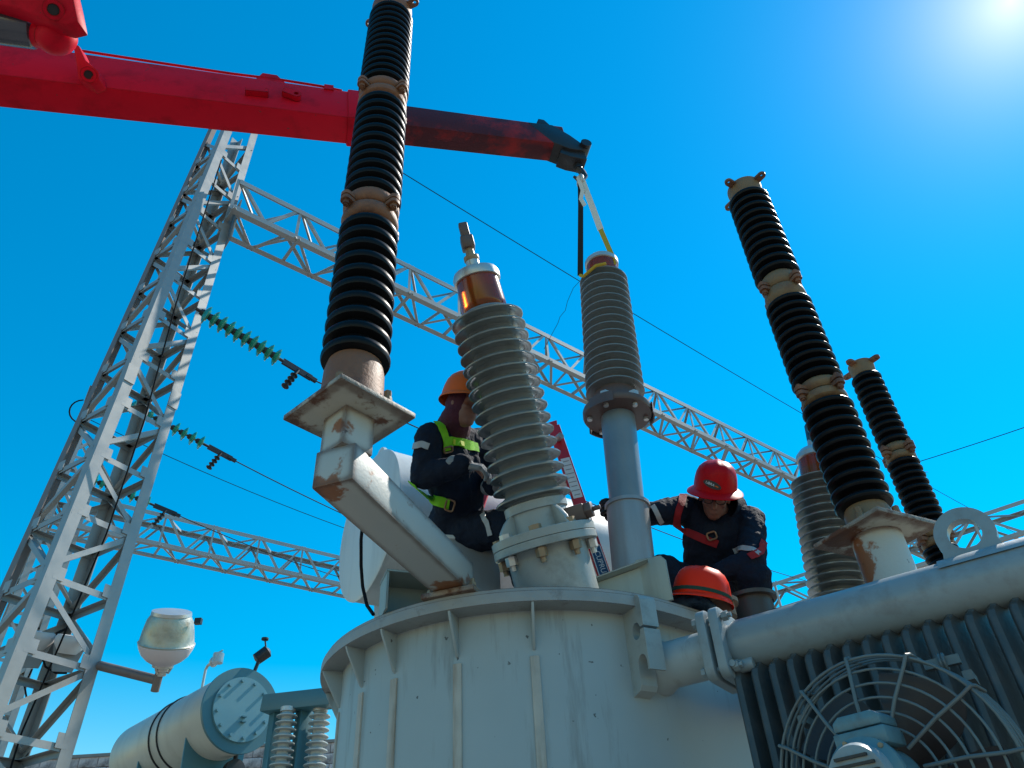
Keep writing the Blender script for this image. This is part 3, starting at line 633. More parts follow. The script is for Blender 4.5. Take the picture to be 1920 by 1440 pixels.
lat('amber_sight_glass', [(0.10, s1-0.02), (0.112, s1), (0.108, s1+0.115), (0.108, s1+0.118)], 'amber', bu2, G0, axg)
lat('cap', [(0.108, s1+0.115), (0.118, s1+0.12), (0.12, s1+0.15), (0.10, s1+0.175), (0.04, s1+0.185), (0, s1+0.187)], 'alum', bu2, G0, axg)
# far bushing
K0 = PD(1583, 1130, 4.45); K1 = PD(1538, 898, 4.9); axk = (K1-K0).normalized(); LK = (K1-K0).length
bu3, _ = bushing('bushing', K0, K1, (0.0, LK), (0.118, 0.115), (0.192, 0.186), 15, 'grey porcelain bushing partly hidden behind the right surge arrester', None)
lat('amber_sight_glass', [(0.10, LK-0.01), (0.115, LK), (0.114, LK+0.13)], 'amber', bu3, K0, axk)
lat('cap', [(0.112, LK+0.128), (0.125, LK+0.135), (0.125, LK+0.165), (0.10, LK+0.20), (0.04, LK+0.22), (0.036, LK+0.28), (0, LK+0.28)], 'alum', bu3, K0, axk)
q = K0+axk*(LK+0.27); b = MB(); b.bar(q, q+axk*0.14, 0.06, 0.06, Vector((0, 1, 0))); b.build('terminal_clamp', 'black', bu3, bev=0.006)
lat('lower_fitting', [(0.16, -(K0.z-TOP)/axk.z+0.02), (0.16, -0.02), (0.125, 0.005)], 'flange', bu3, K0, axk, 40)

# ---------------------------------------------------------------- conservator behind the workers
cA = PD(690, 982, 5.05); CD = Vector((math.sin(R(57)), math.cos(R(57)), 0)); RC = 0.50; LC = 1.95
cons = empty('conservator', Vector((cA.x, cA.y, TOP)), 'white cylindrical oil conservator tank behind the left worker', 'conservator')
b = MB(); b.lathe([(0, -0.012), (RC-0.02, -0.01), (RC+0.004, 0.0), (RC+0.004, 0.012), (RC, 0.014), (RC, LC), (RC-0.03, LC+0.03), (0, LC+0.06)], cA, CD, 64, hint=UP); b.build('shell', 'white', cons)
cs = Vector((CD.y, -CD.x, 0))
P_ = arc(0, 0, 0.075, 0, 180, 14); outer = P_+[(-0.075, -0.06), (0.075, -0.06)]
plate_with_hole('lifting_eye', outer, arc(0, 0, 0.045, 0, 360, 20)[:-1], cA+CD*0.05+UP*(RC+0.035), cs, UP, CD*0.025, 'white', cons)
for d in (0.22, LC-0.3):
    q = cA+CD*d
    b = MB(); b.prism([(-0.34, -RC*0.74), (0.34, -RC*0.74), (0.22, -(cA.z-TOP)+0.02), (-0.22, -(cA.z-TOP)+0.02)], q-CD*0.01, cs, UP, CD*0.02); b.build('saddle_support', 'offwhite', cons, bev=0.003)
b = MB(); b.prism([(0, 0), (0.1, 0), (0.1, 0.12), (0.0, 0.1)], cA+CD*0.1-UP*(RC+0.03)+cs*0.1, CD, UP, cs*0.012); b.build('sight_bracket', 'white', cons)
# cable dropping from the conservator to the cover
pts = [PD(677, 1012, 4.50), PD(677, 1060, 4.48), PD(680, 1100, 4.42), PD(688, 1135, 4.30), PD(700, 1152, 4.15)]
pts = [PD(682, 960, 4.62)]+pts
b = MB(); b.tube(pts, 0.010, 8); tag(b.build('oil_hose', 'wire'), 'black hose dangling beneath the conservator at the tank edge', 'hose')

# ---------------------------------------------------------------- fittings on the tank cover
# left open channel
q = PZ(745, 1142, TOP+0.02)+Vector((0, 0.10, 0)); q.z = TOP+0.02
t = empty('cover_bracket', q, 'pale open channel bracket on the tank rim under the arrester arm', 'bracket')
ex = Vector((0.93, 0.36, 0)).normalized(); ey = UP.cross(ex); hgt = 0.185
b = MB(); b.box(q+ex*-0.085+UP*(hgt/2+0.001), ex*0.005, ey*0.085, UP*(hgt/2)); b.build('side_plate', 'bracket', t)
b = MB(); b.box(q+ex*0.15+UP*(hgt/2+0.001), ex*0.005, ey*0.085, UP*(hgt/2)); b.build('side_plate', 'bracket', t)
b = MB(); b.box(q+ex*0.0325+UP*(hgt+0.006), ex*0.125, ey*0.088, UP*0.005); b.build('top_plate', 'bracket', t)
b = MB(); b.box(q+ex*0.0325+ey*0.09+UP*(hgt/2+0.001), ex*0.112, ey*0.004, UP*(hgt/2)); b.build('back_plate', 'bracket', t)
# right channel bracket with upturned end
a_ = PZ(1108, 1103, TOP+0.02); c_ = PZ(1222, 1112, TOP+0.02)
c_ = PY(1230, 1118, 3.52); c_.z = TOP+0.02; a_ = c_+Vector((-0.52, 0.06, 0))
t = empty('cover_bracket', (a_+c_)/2, 'pale green channel bracket with end plate in front of the lifted bushing', 'bracket')
ex = (c_-a_).normalized(); ey = UP.cross(ex); h1 = PY(1215, 1052, c_.y).z-c_.z
b = MB(); b.prism([(0, 0), ((c_-a_).length-0.012, 0), ((c_-a_).length-0.012, h1*0.92), (0, h1*0.35)], a_+UP*0.001, ex, UP, ey*0.010); b.build('web_plate', 'bracket', t)
b = MB(); b.prism([(0, 0), (0.13, 0), (0.13, 0.008), (0, 0.008)], a_+UP*(h1*0.36)-ey*0.05, ey, (UP*1.0-ex*0.5).normalized(), ex*((c_-a_).length-0.012)+UP*(h1*0.58)); b.build('sloping_flange', 'bracket', t)
b = MB(); b.prism([(-0.075, 0), (0.075, 0), (0.075, h1*0.9), (0.055, h1*1.02), (-0.055, h1*1.06), (-0.075, h1*1.06)], c_+UP*0.001-ey*0.02, (ey*-0.35+ex*0.93).normalized(), UP, ey*0.012+ex*0.006); b.build('end_plate', 'bracket', t, bev=0.002)
# pipe collars
def collar(px, py, Y, r, h, rr, m, label, rim):
    c = PY(px, py, Y); c.z = TOP+0.018
    t = empty('pipe_collar', c, label, 'pipe collar')
    lat('collar_pipe', [(r*0.8, 0.0), (r*0.8, h-0.018)], m, t, c, UP, 32)
    lat('collar_ring', [(rr, h-0.02), (r, h-0.02), (r*1.01, h), (r*0.75, h+0.002)], m, t, c, UP, 40); return t
collar(1408, 1128, 3.92, 0.135, 0.17, 0.1, 'dark_ring', 'dark flanged pipe collar between the crouching worker and header pipe', 0)
collar(1348, 1150, 3.74, 0.105, 0.085, 0.08, 'wood', 'low tan pipe collar beside the loose red hard hat', 0)
# hoses by the front turret
b = MB(); c = PY(935, 1098, 3.55); c.z = TOP+0.055; b.torus(c, Vector((0.3, -0.8, 0.35)), 0.075, 0.032, 28, 10); tag(b.build('hose_coil', 'hose'), 'short dark blue hose loop left of the front turret', 'hose')

# ---------------------------------------------------------------- crane
tip = PY(1086, 279, 3.78); lft = PD(-260, 118, 5.05)
BX = (tip-lft).normalized(); BS = Vector((BX.y, -BX.x, 0)).normalized(); BU = BS.cross(BX)
if BU.z < 0: BU = -BU
if BS.y > 0: BS = -BS
crane = empty('crane_boom', lft, 'red telescopic crane boom with a worn dark red extension reaching over the tank', 'crane')
def proj_t(x, y):                                                        # parameter along the boom for a pixel column
    lo, hi = -1.0, 12.0
    for _ in range(50):
        m = (lo+hi)/2; c = ROT.transposed() @ (lft+BX*m-CAM)
        if 960+F_PX*c.x/-c.z < x: lo = m
        else: hi = m
    return lo
def boom_sec(name, t0, t1, w0, h0, w1, h1, m, up0=0.0, up1=0.0):
    b = MB(); V = []
    for t_, w, h, u in ((t0, w0, h0, up0), (t1, w1, h1, up1)):
        c = lft+BX*t_+BU*u
        V += [c+BS*w/2-BU*h/2, c+BS*w/2+BU*h/2, c-BS*w/2+BU*h/2, c-BS*w/2-BU*h/2]
    b.add(V, [(3, 2, 1, 0), (4, 5, 6, 7), (0, 1, 5, 4), (1, 2, 6, 5), (2, 3, 7, 6), (3, 0, 4, 7)])
    return b.build(name, m, crane, bev=0.012)
tA = proj_t(690, 220); tB = proj_t(1045, 262)
up0 = 0.06
boom_sec('outer_boom', -4.5, tA, 0.30, 0.50, 0.235, 0.345, 'boom', 0.095, 0.045)
boom_sec('inner_boom', tA-0.3, tB+0.05, 0.19, 0.275, 0.18, 0.25, 'boom2', 0.035, 0.03)
tm = boom_sec('boom_collar', tA-0.16, tA+0.012, 0.262, 0.375, 0.262, 0.372, 'boom', 0.045, 0.045)
def on_boom(x, y, out=0.0):                                              # point on the near side face
    t_ = proj_t(x, y); return lft+BX*t_+BS*(0.13+out)
# pads, lugs and brackets on the boom side
def lug_at(name, t_, u, s=1.0, m='boom'):
    c = lft+BX*t_+BS*0.125+BU*u
    outer = [(-0.075*s, -0.03*s)]+arc(0.05*s, 0, 0.045*s, -80, 80, 8)+[(-0.075*s, 0.05*s)]
    return plate_with_hole(name, outer, arc(0.05*s, 0, 0.022*s, 0, 360, 14)[:-1], c, (BX*0.9-BU*0.3).normalized(), (BU*0.9+BX*0.3).normalized(), BS*0.045, m, crane)
lug_at('pin_lug', proj_t(545, 0), 0.03, 0.8); 
b = MB(); c = lft+BX*proj_t(480, 0)+BS*0.12-BU*0.02; b.prism([(-0.07, 0), (0.09, 0.01), (0.09, 0.05), (0.07, 0.055), (0.06, 0.025), (-0.05, 0.02), (-0.07, 0.03)], c, BX, BU, BS*0.05); b.build('side_bracket', 'boom', crane)
tt = proj_t(500, 0); b = MB(); c = lft+BX*tt+BU*(up0+0.15); b.prism([(-0.10, 0), (0.14, 0), (0.06, 0.115), (-0.045, 0.12)], c+BS*0.11, BX, BU, -BS*0.02); b.build('line_guide', 'boom', crane)
b = MB(); c = lft+BX*proj_t(615, 0)+BU*(up0+0.165); b.box(c+BS*0.1, BX*0.035, BU*0.03, BS*0.03); b.build('line_clip', 'boom', crane)
b = MB(); b.tube([lft+BX*proj_t(x, 0)+BS*0.105+BU*(0.045+v) for x, v in ((135, 0.27), (300, 0.245), (430, 0.228), (520, 0.232), (600, 0.215), (640, 0.19))], 0.010, 8); b.build('hydraulic_line', 'boom', crane)
for k, u in enumerate((0.168, 0.185)):
    b = MB(); b.tube([lft+BX*(tA-0.02)+BS*0.05+BU*(u+0.01), lft+BX*(tB-0.05)+BS*0.05+BU*(u-0.008)], 0.005, 6); b.build('winch_rope', 'wire', crane)
# boom head
b = MB(); hd = lft+BX*tB+BU*0.03
b.prism([(-0.26, 0.122), (-0.04, 0.125), (0.09, 0.01), (0.20, -0.12), (0.215, -0.16), (0.12, -0.185), (0.05, -0.18), (-0.08, -0.12)], hd+BS*0.093, BX, BU, -BS*0.186); b.build('boom_head', 'black', crane, bev=0.008)
b = MB(); b.prism([(-0.18, 0.12), (-0.06, 0.12), (-0.10, 0.19), (-0.15, 0.195)], hd+BS*0.09, BX, BU, -BS*0.18); b.build('rope_guard', 'black', crane, bev=0.005)
hk = hd+BX*0.10-BU*0.17
b = MB(); b.prism([(-0.11, 0.02), (-0.13, -0.05), (-0.05, -0.085), (0.06, -0.10), (0.09, -0.10), (0.09, 0.0)], hk+BS*0.07, BX, BU, -BS*0.14); b.build('hook_yoke', 'black', crane, bev=0.006)
b = MB(); b.cyl(hd+BX*0.2-BU*0.11+BS*0.12, hd+BX*0.2-BU*0.11-BS*0.12, 0.045, 16); b.build('sheave', 'black', crane)
# jib ram in the corner
rb = PD(95, 55, 4.62)
b = MB(); e0 = PD(-160, 28, 4.62); e0 = e0-BX*3.0; e1 = PD(62, 60, 4.62); b.lathe([(0.10, 0), (0.10, (e1-e0).length), (0.07, (e1-e0).length+0.03)], e0, e1-e0, 32); b.build('ram_cylinder', 'chrome', crane)
b = MB(); kc = PD(106, 70, 4.60); b.ell(kc, Vector((0.115, 0, 0)), Vector((0, 0.1, 0)), UP*0.115, 16); b.cyl(PD(50, 62, 4.62), kc, 0.075, 24); b.cyl(kc, PD(96, 38, 4.60), 0.07, 20); b.build('ram_clevis', 'boom', crane, smooth=50)
off = Vector((0.1, 1, 0.2)).normalized()*0.16
def slab(name, pts, D, th, m='boom'):
    b = MB(); pf = [PD(x, y, D) for x, y in pts]; n = len(pf)
    b.add(pf+[p+off.normalized()*th for p in pf], [tuple(range(n)), tuple(range(n, 2*n))]+[(i, (i+1) % n, n+(i+1) % n, n+i) for i in range(n)]); return b.build(name, m, crane, bev=0.008)
slab('link_plate', ((-420, -130), (100, -130), (124, -60), (138, 0), (146, 40), (122, 46), (84, 36), (30, 14), (-60, -4), (-420, -70)), 4.44, 0.10)
n_ = (CAM-PD(100, 18, 4.44)).normalized(); c = PD(100, 18, 4.435)
b = MB(); b.lathe([(0.03, 0.0), (0.058, 0.0), (0.058, 0.035), (0.032, 0.035), (0.03, 0.0)], c, n_, 24); b.build('pin_boss', 'boom', crane)
b = MB(); b.cyl(c, c+n_*0.02, 0.03, 16); b.build('pin', 'black', crane)
Db = depth(on_boom(150, 0))-0.10
slab('link_ear', ((136, 82), (147, 84), (160, 112), (184, 132), (186, 150), (170, 158), (146, 148), (142, 118)), Db, 0.09)
c = PD(166, 140, Db-0.003); n_ = (CAM-c).normalized(); b = MB(); b.lathe([(0.028, 0), (0.052, 0), (0.052, 0.03), (0.028, 0.03), (0.028, 0)], c, n_, 20); b.build('pin_boss', 'boom', crane)
b = MB(); b.cyl(c, c+n_*0.012, 0.028, 14); b.build('pin', 'black', crane)

# hook, shackle and slings
hkp = hk-BU*0.10+BX*0.03
hook = empty('crane_hook', hkp-UP*0.2, 'small dark hook with shackle under the boom tip', 'hook')
b = MB(); b.cyl(hkp+UP*0.05, hkp-UP*0.05, 0.035, 12); b.tube([hkp-UP*0.04, hkp-UP*0.08+BX*0.03, hkp-UP*0.13+BX*0.045, hkp-UP*0.175+BX*0.02, hkp-UP*0.18-BX*0.02, hkp-UP*0.15-BX*0.05], [0.03, 0.028, 0.026, 0.024, 0.018, 0.010], 10); b.build('hook_body', 'black', hook)
b = MB(); b.torus(hkp-UP*0.20, BX, 0.045, 0.014, 20, 8); b.build('shackle', 'bolt_zinc', hook)
slg = empty('lifting_sling', G0+axg*s1, 'white and dark webbing sling between the hook and the hanging bushing', 'sling')
def webbing(name, pts, w, m, face, th=0.006):
    b = MB(); V = []; pts = [Vector(p) for p in pts]
    for i, p in enumerate(pts):
        d = (pts[min(i+1, len(pts)-1)]-pts[max(i-1, 0)]).normalized(); s_ = d.cross(face if not isinstance(face, list) else face[i]).normalized(); n__ = s_.cross(d)
        V += [p-s_*w/2-n__*th/2, p+s_*w/2-n__*th/2, p+s_*w/2+n__*th/2, p-s_*w/2+n__*th/2]
    n = len(pts); b.add(V, [(0, 1, 2, 3), tuple(4*(n-1)+k for k in (3, 2, 1, 0))]+[(4*i+k, 4*i+(k+1) % 4, 4*i+4+(k+1) % 4, 4*i+4+k) for i in range(n-1) for k in range(4)])
    return b.build(name, m, slg)
vw = Vector((0.1, -1, 0))
apex = hkp-UP*0.235
ct = G0+axg*(s1+0.02); rl = xg*0.0
left = -Vector((1, 0.1, 0)); 
chk = G0+axg*(s1-0.035)+left*0.165+Vector((0, -0.06, 0))
toC = (CAM-apex).normalized()
webbing('dark_leg', [apex+UP*0.05, apex.lerp(chk, 0.25), apex.lerp(chk, 0.6), chk], 0.040, 'sling_black', toC)
rp_ = G0+axg*(s1+0.14)+Vector((0.070, -0.075, 0)); mid = apex.lerp(rp_, 0.66)
webbing('white_leg', [apex+UP*0.09, apex+UP*0.0+Vector((0.014, -0.02, 0)), apex.lerp(rp_, 0.3)+Vector((0.006, -0.02, 0)), mid], 0.046, 'sling_white', toC)
webbing('yellow_leg', [mid, mid.lerp(rp_, 0.5), rp_, rp_-axg*0.09+Vector((0.004, 0.0, 0))], 0.036, 'sling_yellow', toC)
webbing('white_leg', [apex+UP*0.07+Vector((-0.018, -0.02, 0)), apex.lerp(chk, 0.12)+Vector((0.014, -0.03, 0)), apex.lerp(chk, 0.22)+Vector((0.0, -0.03, 0)), apex.lerp(chk, 0.30)+Vector((0.03, -0.03, 0))], 0.030, 'sling_white', toC)
b = MB(); b.tube([chk, chk+axg*-0.04+Vector((0.02, -0.03, 0))]+[G0+axg*(s1-0.06)+xg*(0.150*math.cos(a))+yg*(0.150*math.sin(a)) for a in [2.2+k*0.2 for k in range(0)]]+[chk+axg*-0.03+Vector((0.10, -0.11, 0)), chk+axg*-0.03+Vector((0.17, -0.125, 0))], 0.012, 8); b.build('choker_loop', 'sling_yellow', slg)

# ---------------------------------------------------------------- lattice gantries
def member(name, p0, p1, w, m, parent, hint, t=0.006):
    b = MB(); b.angle(p0, p1, w, t, hint); return b.build(name, m, parent, smooth=0, recalc=True)
def lattice_column(label, cx, cy, dx, s5, s15, z1, ph, m, legm, legw, strw, az=50, group='lattice columns of the gantries'):
    t = empty('lattice_column', Vector((cx-dx*0.5, cy, 0)), label, 'lattice column', group)
    U1 = Vector((math.sin(R(az)), math.cos(R(az)), 0)); U2 = Vector((-math.cos(R(az)), math.sin(R(az)), 0))
    sg = {'A': (1, -1), 'B': (-1, -1), 'C': (-1, 1), 'D': (1, 1)}
    def pt(k, z):
        s_ = s5+(s15-s5)*(z-5)/10; i, j = sg[k]; return Vector((cx+dx*(z-5)/10, cy, z))+U1*(0.5*s_*i)+U2*(0.5*s_*j)
    for k in sg:
        i, j = sg[k]; b = MB(); p0, p1 = pt(k, 0), pt(k, z1); ax = (p1-p0)
        x, y = (-U1*i), (-U2*j)
        b.prism([(0, 0), (legw, 0), (legw, 0.012), (0.012, 0.012), (0.012, legw), (0, legw)], p0, x, y, ax); b.build('leg', legm.get(k, m), t, smooth=0)
        q0 = pt(k, z1*0.55); b = MB(); b.box(q0-x*0.006-y*0.006+x*legw/2, x*(legw/2+0.006), y*0.006, UP*0.16); b.build('splice_plate', m, t, smooth=0)
    faces = (('A', 'B'), ('B', 'C'), ('C', 'D'), ('D', 'A'))
    z = 0.5; i = 0
    while z < z1-ph*0.5:
        for fi, (a, b_) in enumerate(faces):
            off = (0, 0.5, 0.25, 0.75)[fi]*0
            zz = z+off*ph
            if zz+ph > z1: continue
            c = (pt(a, zz)+pt(b_, zz))/2; cen = (pt('A', zz)+pt('C', zz))/2; nrm = (c-cen).normalized()
            pa, pb = pt(a, zz)-nrm*0.016, pt(b_, zz)-nrm*0.016
            member('horizontal_brace', pa, pb, strw, m, t, -nrm)
            da, db = (a, b_) if (i+fi) % 2 else (b_, a)
            if az != 50 and fi < 2:
                for k_ in (a, b_):
                    tw = (c-pt(k_, zz)).normalized(); g_ = MB(); g_.box(pt(k_, zz)+tw*0.17-nrm*0.004+UP*0.03, tw*0.075, nrm*0.004, UP*0.085); g_.build('joint_plate', m, t, smooth=0)
            e0, e1 = pt(da, zz+0.05)-nrm*0.026, pt(db, zz+ph-0.05)-nrm*0.026; e0, e1 = e0.lerp(e1, 0.05), e1.lerp(e0, 0.05)
            member('diagonal_brace', e0, e1, strw*0.85, m, t, -nrm)
        z += ph; i += 1
    return t, pt
col1, colpt = lattice_column('near tall galvanised lattice column on the left passing behind the crane boom', -6.15, 9.40, 0.38, 1.07, 0.76, 16.9, 0.92, 'galv', {'C': 'galv_brown'}, 0.160, 0.085, az=30)

def lattice_beam(label, P0, d, L_, w, h, pl, m, cw, sw, mode=0):
    """P0 = near-bottom corner start; width direction = side away from the camera"""
    d = d.normalized(); side = UP.cross(d).normalized()
    if side.y < 0: side = -side
    t = empty('lattice_beam', P0, label, 'lattice beam', 'lattice beams of the gantries')
    C4 = {'nb': Vector(), 'nt': UP*h, 'fb': side*w, 'ft': side*w+UP*h}
    dirs = {'nb': (side, UP), 'nt': (side, -UP), 'fb': (-side, UP), 'ft': (-side, -UP)}
    for k, o in C4.items():
        x, y = dirs[k]; b = MB(); b.prism([(0, 0), (cw, 0), (cw, 0.012), (0.012, 0.012), (0.012, cw), (0, cw)], P0+o, x, y, d*L_); b.build('chord', m, t, smooth=0)
    n = int(L_/pl)
    for i in range(n):
        a0, a1 = d*(pl*i), d*(pl*(i+1))
        for fi, (a, b_, nm) in enumerate((('nb', 'nt', -side), ('nb', 'fb', -UP), ('fb', 'ft', side), ('nt', 'ft', UP))):
            s_, e_ = (a, b_) if (i+fi) % 2 else (b_, a)
            member('diagonal_brace', P0+C4[s_]+a0-nm*0.014, P0+C4[e_]+a1-nm*0.014, sw, m, t, -nm, 0.008)
        if i % 2 == 0:
            member('strut', P0+C4['nb']+a0+side*0.014, P0+C4['nt']+a0+side*0.014, sw, m, t, side, 0.008)
            member('strut', P0+C4['nb']+a0+UP*0.014, P0+C4['fb']+a0+UP*0.014, sw, m, t, UP, 0.008)
    return t
pb0 = PZ(460, 402, 13.6)
lattice_beam('near galvanised lattice beam running diagonally behind the bushings', pb0-V1*0.25, V1, 27.0, 0.80, 0.90, 0.66, 'galv_far', 0.125, 0.058)
gp = MB(); q = colpt('A', 13.5); gp.box(q+V1*0.03+UP*0.15, V1*0.012, V2*0.2, UP*0.55); gp.build('gusset_plate', 'galv', col1, smooth=0)
# farther column and beam on the left
p2 = PZ(265, 1020, 11.5)
lattice_beam('far lattice beam low on the left behind the lamp', p2-V1*2.2, Vector((math.sin(R(53)), math.cos(R(53)), 0)), 24.0, 0.80, 0.95, 0.66, 'galv_far', 0.115, 0.055)
c2 = PZ(182, 775, 15.5)
col2, cp2 = lattice_column('far slim galvanised lattice column seen left of the near column', c2.x, c2.y, 0.15, 1.0, 0.8, 15.5, 1.1, 'galv_far', {}, 0.14, 0.08)
# cross beam on the right
p3 = PZ(1452, 1148, 12.0); p3e = PZ(1925, 1000, 12.0); d3 = (p3e-p3).normalized()
lattice_beam('far cross lattice beam at right behind the lifting eye', p3-d3*2.0, d3, (p3e-p3).length+6, 0.9, 1.05, 1.15, 'galv_far', 0.13, 0.07)
p4 = PZ(1660, 970, 13.6)

# ---------------------------------------------------------------- glass insulator strings and line wires
def disc_mesh():
    b = MB(); b.lathe([(0.0, -0.055), (0.02, -0.055), (0.024, -0.02), (0.06, -0.012), (0.075, -0.03), (0.09, -0.012), (0.125, -0.016), (0.128, -0.004), (0.10, 0.02), (0.05, 0.04), (0.045, 0.045)], (0, 0, 0), UP, 20)
    o = b.build('glass_disc', 'glass', None, origin=(0, 0, 0)); c = MB(); c.lathe([(0.048, 0.036), (0.05, 0.05), (0.04, 0.085), (0.0, 0.087)], (0, 0, 0), UP, 12)
    p = c.build('disc_cap', 'black', None, origin=(0, 0, 0)); return o, p
dsrc, csrc = disc_mesh(); used = [False]
def string(label, a, b_, n, to, sag, r=1.0):
    t = empty('insulator_string', a, label, 'insulator string', 'green glass insulator strings'); d = (b_-a); e = d.normalized()
    q = (-e).to_track_quat('Z', 'Y').to_euler()
    for i in range(n):
        p = a+d*((i+0.6)/(n+0.6))
        for src, nm in ((dsrc, 'glass_disc'), (csrc, 'disc_cap')):
            o = share(src, nm, p-a, t, q); o.scale = (r, r, r)
    m = MB(); m.tube([a-e*0.1, b_], 0.022*r, 8); m.build('pin_rod', 'black', t)
    s_ = e.cross(UP).normalized()
    m = MB(); m.bar(b_-e*0.02, b_+e*0.42*r, 0.03*r, 0.09*r, UP); m.bar(b_+e*0.35*r, b_+e*0.5*r, 0.05*r, 0.05*r, UP); m.build('strain_clamp', 'black', t)
    m = MB(); h = b_+e*0.22*r
    dn = (UP*-0.9-e*0.35).normalized(); m.tube([h, h+dn*0.38*r], 0.025*r, 8)
    for k in range(4): m.lathe([(0.025*r, -0.015), (0.055*r, 0), (0.025*r, 0.015)], h+dn*(0.12+0.08*k)*r, dn, 10)
    m.build('arcing_horn', 'black', t)
    return b_+e*0.5*r
def far(a, b, k): return a+(b-a)*k
def wire(label, pts, r=0.011):
    b = MB(); b.tube(pts, r, 6); tag(b.build('line_wire', 'wire'), label, 'wire', 'overhead line wires')
D1 = 12.6
e1 = string('topmost green glass insulator string right of the near lattice column', PD(378, 585, D1), PD(532, 678, D1+0.5), 10, None, 0, 1.28)
wire('overhead wire from the topmost green insulator string passing behind the left worker', catenary(e1, far(e1, PD(1520, 1062, 30), 1.5), 0.8, 32), 0.012)
e2 = string('middle green glass insulator string crossing the near lattice column', PD(240, 757, 16.0), PD(392, 838, 16.6), 9, None, 0, 1.28)
wire('overhead wire from the middle green insulator string behind the arrester bracket', catenary(e2, far(e2, PD(1000, 1040, 28), 2.0), 1.2, 32), 0.012)
e3 = string('lowest green glass insulator string seen through the near lattice column', PD(155, 892, 18.0), PD(290, 948, 18.6), 9, None, 0, 1.28)
wire('overhead wire from the lowest green insulator string above the far beam', catenary(e3, far(e3, PD(700, 1062, 26), 2.2), 0.7, 32), 0.012)
b2 = PD(150, 778, 23)
wire('thin parallel wire just under the middle line behind the arrester bracket', catenary(b2, far(b2, PD(760, 965, 30), 2.5), 1.5, 32), 0.012)
for o in (dsrc, csrc): bpy.data.objects.remove(o)
wire('long thin overhead wire sloping down from the crane boom to the right', catenary(PD(606, 232, 17.5), far(PD(560, 205, 17), PD(1830, 950, 34), 1.3), 0.5, 32), 0.011)
wire('overhead wire rising to the right edge from the small surge arrester', [PZ(1700, 966, 13.6)]+catenary(PD(1722, 866, 22), far(PD(1722, 866, 22), PD(1990, 765, 20), 3), 0.2), 0.011)
wire('short loose wire end beside the small surge arrester', [PD(1722, 866, 22), PD(1724, 880, 22), PD(1722, 885, 22.0), PD(1740, 885, 22)], 0.008)
wire('hair thin wire curling down from the sling to the lattice beam', [PD(x, y, 9.0) for x, y in ((1090, 524, ), (1075, 540), (1064, 565), (1060, 582), (1050, 594), (1046, 606), (1034, 628), (1020, 655))], 0.003)
wire('dark cable running down inside the near lattice column', [PD(x, y, d_) for x, y, d_ in ((415, 300, 14.5), (330, 570, 12.5), (270, 790, 11.3), (200, 1000, 10.4), (120, 1190, 9.9), (40, 1375, 9.5), (20, 1440, 9.3))], 0.012)

# ---------------------------------------------------------------- yard lamp on the column, equipment inside the column
la = empty('yard_lamp', PD(297, 1270, 9.45), 'pot shaped metal floodlight on a pipe arm beside the near column', 'lamp')
Lb = PD(303, 1262, 9.45); LtP = PD(322, 1150, 9.55); lax = (LtP-Lb).normalized(); LL = (LtP-Lb).length
lat('reflector', [(0.10, LL*0.10), (0.125, LL*0.14), (0.21, LL*0.21), (0.275, LL*0.30), (0.312, LL*0.40), (0.328, LL*0.47), (0.318, LL*0.49), (0.2, LL*0.49)], 'lamp_glass', la, Lb, lax, 40)
lat('housing', [(0.325, LL*0.475), (0.335, LL*0.50), (0.318, LL*0.53), (0.300, LL*0.70), (0.270, LL*0.88), (0.225, LL*0.985)], 'lamp_housing', la, Lb, lax, 40)
lat('lid_band', [(0.235, LL*0.97), (0.240, LL*0.975), (0.232, LL*1.03), (0.1, LL*1.05), (0, LL*1.05)], 'alum', la, Lb, lax, 40)
lat('socket', [(0.055, -0.03), (0.06, 0.02), (0.085, 0.03), (0.085, LL*0.10), (0.125, LL*0.105), (0.125, LL*0.14), (0.1, LL*0.145)], 'alum', la, Lb, lax, 28)
lx, ly, _ = frame(lax)
b = MB(); q = PD(372, 1165, 9.5); b.box(q, Vector((0.04, 0, 0)), Vector((0, 0.03, 0)), UP*0.035); b.build('latch', 'black', la)
for k in range(3):
    a = k*2*math.pi/3+0.4; d = lx*math.cos(a)+ly*math.sin(a); b = MB(); b.cyl(Lb+d*0.07, Lb+lax*(LL*0.12)+d*0.115, 0.014, 8); b.build('socket_strut', 'alum', la)
am0 = colpt('A', zat(colpt('A', 5.0), 1248)); am1 = PD(298, 1276, 9.45)
b = MB(); b.cyl(am0, am1, 0.058, 16); b.build('arm_pipe', 'galv_brown', la)
b = MB(); b.cyl(PD(299, 1262, 9.45), PD(290, 1296, 9.42), 0.05, 14); b.build('drop_pipe', 'galv_brown', la)
# lamp heads and a fan-like disc inside the column
lh_parent = empty('column_spotlight', PD(70, 1205, 10.2), 'pale spotlight on the column brace, left of the pair', 'lamp', 'spotlights inside the column')
def spot(t, px, py, D, r):
    c = PD(px, py, D); ax = (UP*0.95+Vector((0.2, -0.3, 0))).normalized()
    lat('head', [(r*0.6, -0.12), (r, 0.0), (r*1.02, 0.07), (r*0.9, 0.11), (0, 0.115)], 'label_white', t, c, ax, 24)
    b = MB(); b.prism([(-r, 0), (-r*0.6, -0.36), (r*0.6, -0.36), (r, 0)], c, Vector((0.9, 0.4, 0)), UP, Vector((-0.4, 0.9, 0))*0.02); b.build('stirrup', 'galv', t)
spot(lh_parent, 70, 1200, 10.2, 0.20)
t = empty('column_spotlight', PD(135, 1210, 10.2), 'pale spotlight on the column brace, right of the pair', 'lamp', 'spotlights inside the column'); spot(t, 132, 1208, 10.2, 0.20)
b = MB(); c = PD(95, 1195, 10.6); axd = (CAM-c).normalized()*0.35+UP*0.5+Vector((-.4, 0, 0))
cd = empty('cable_drum', c, 'black spoked disc behind the spotlights in the near column', 'drum')
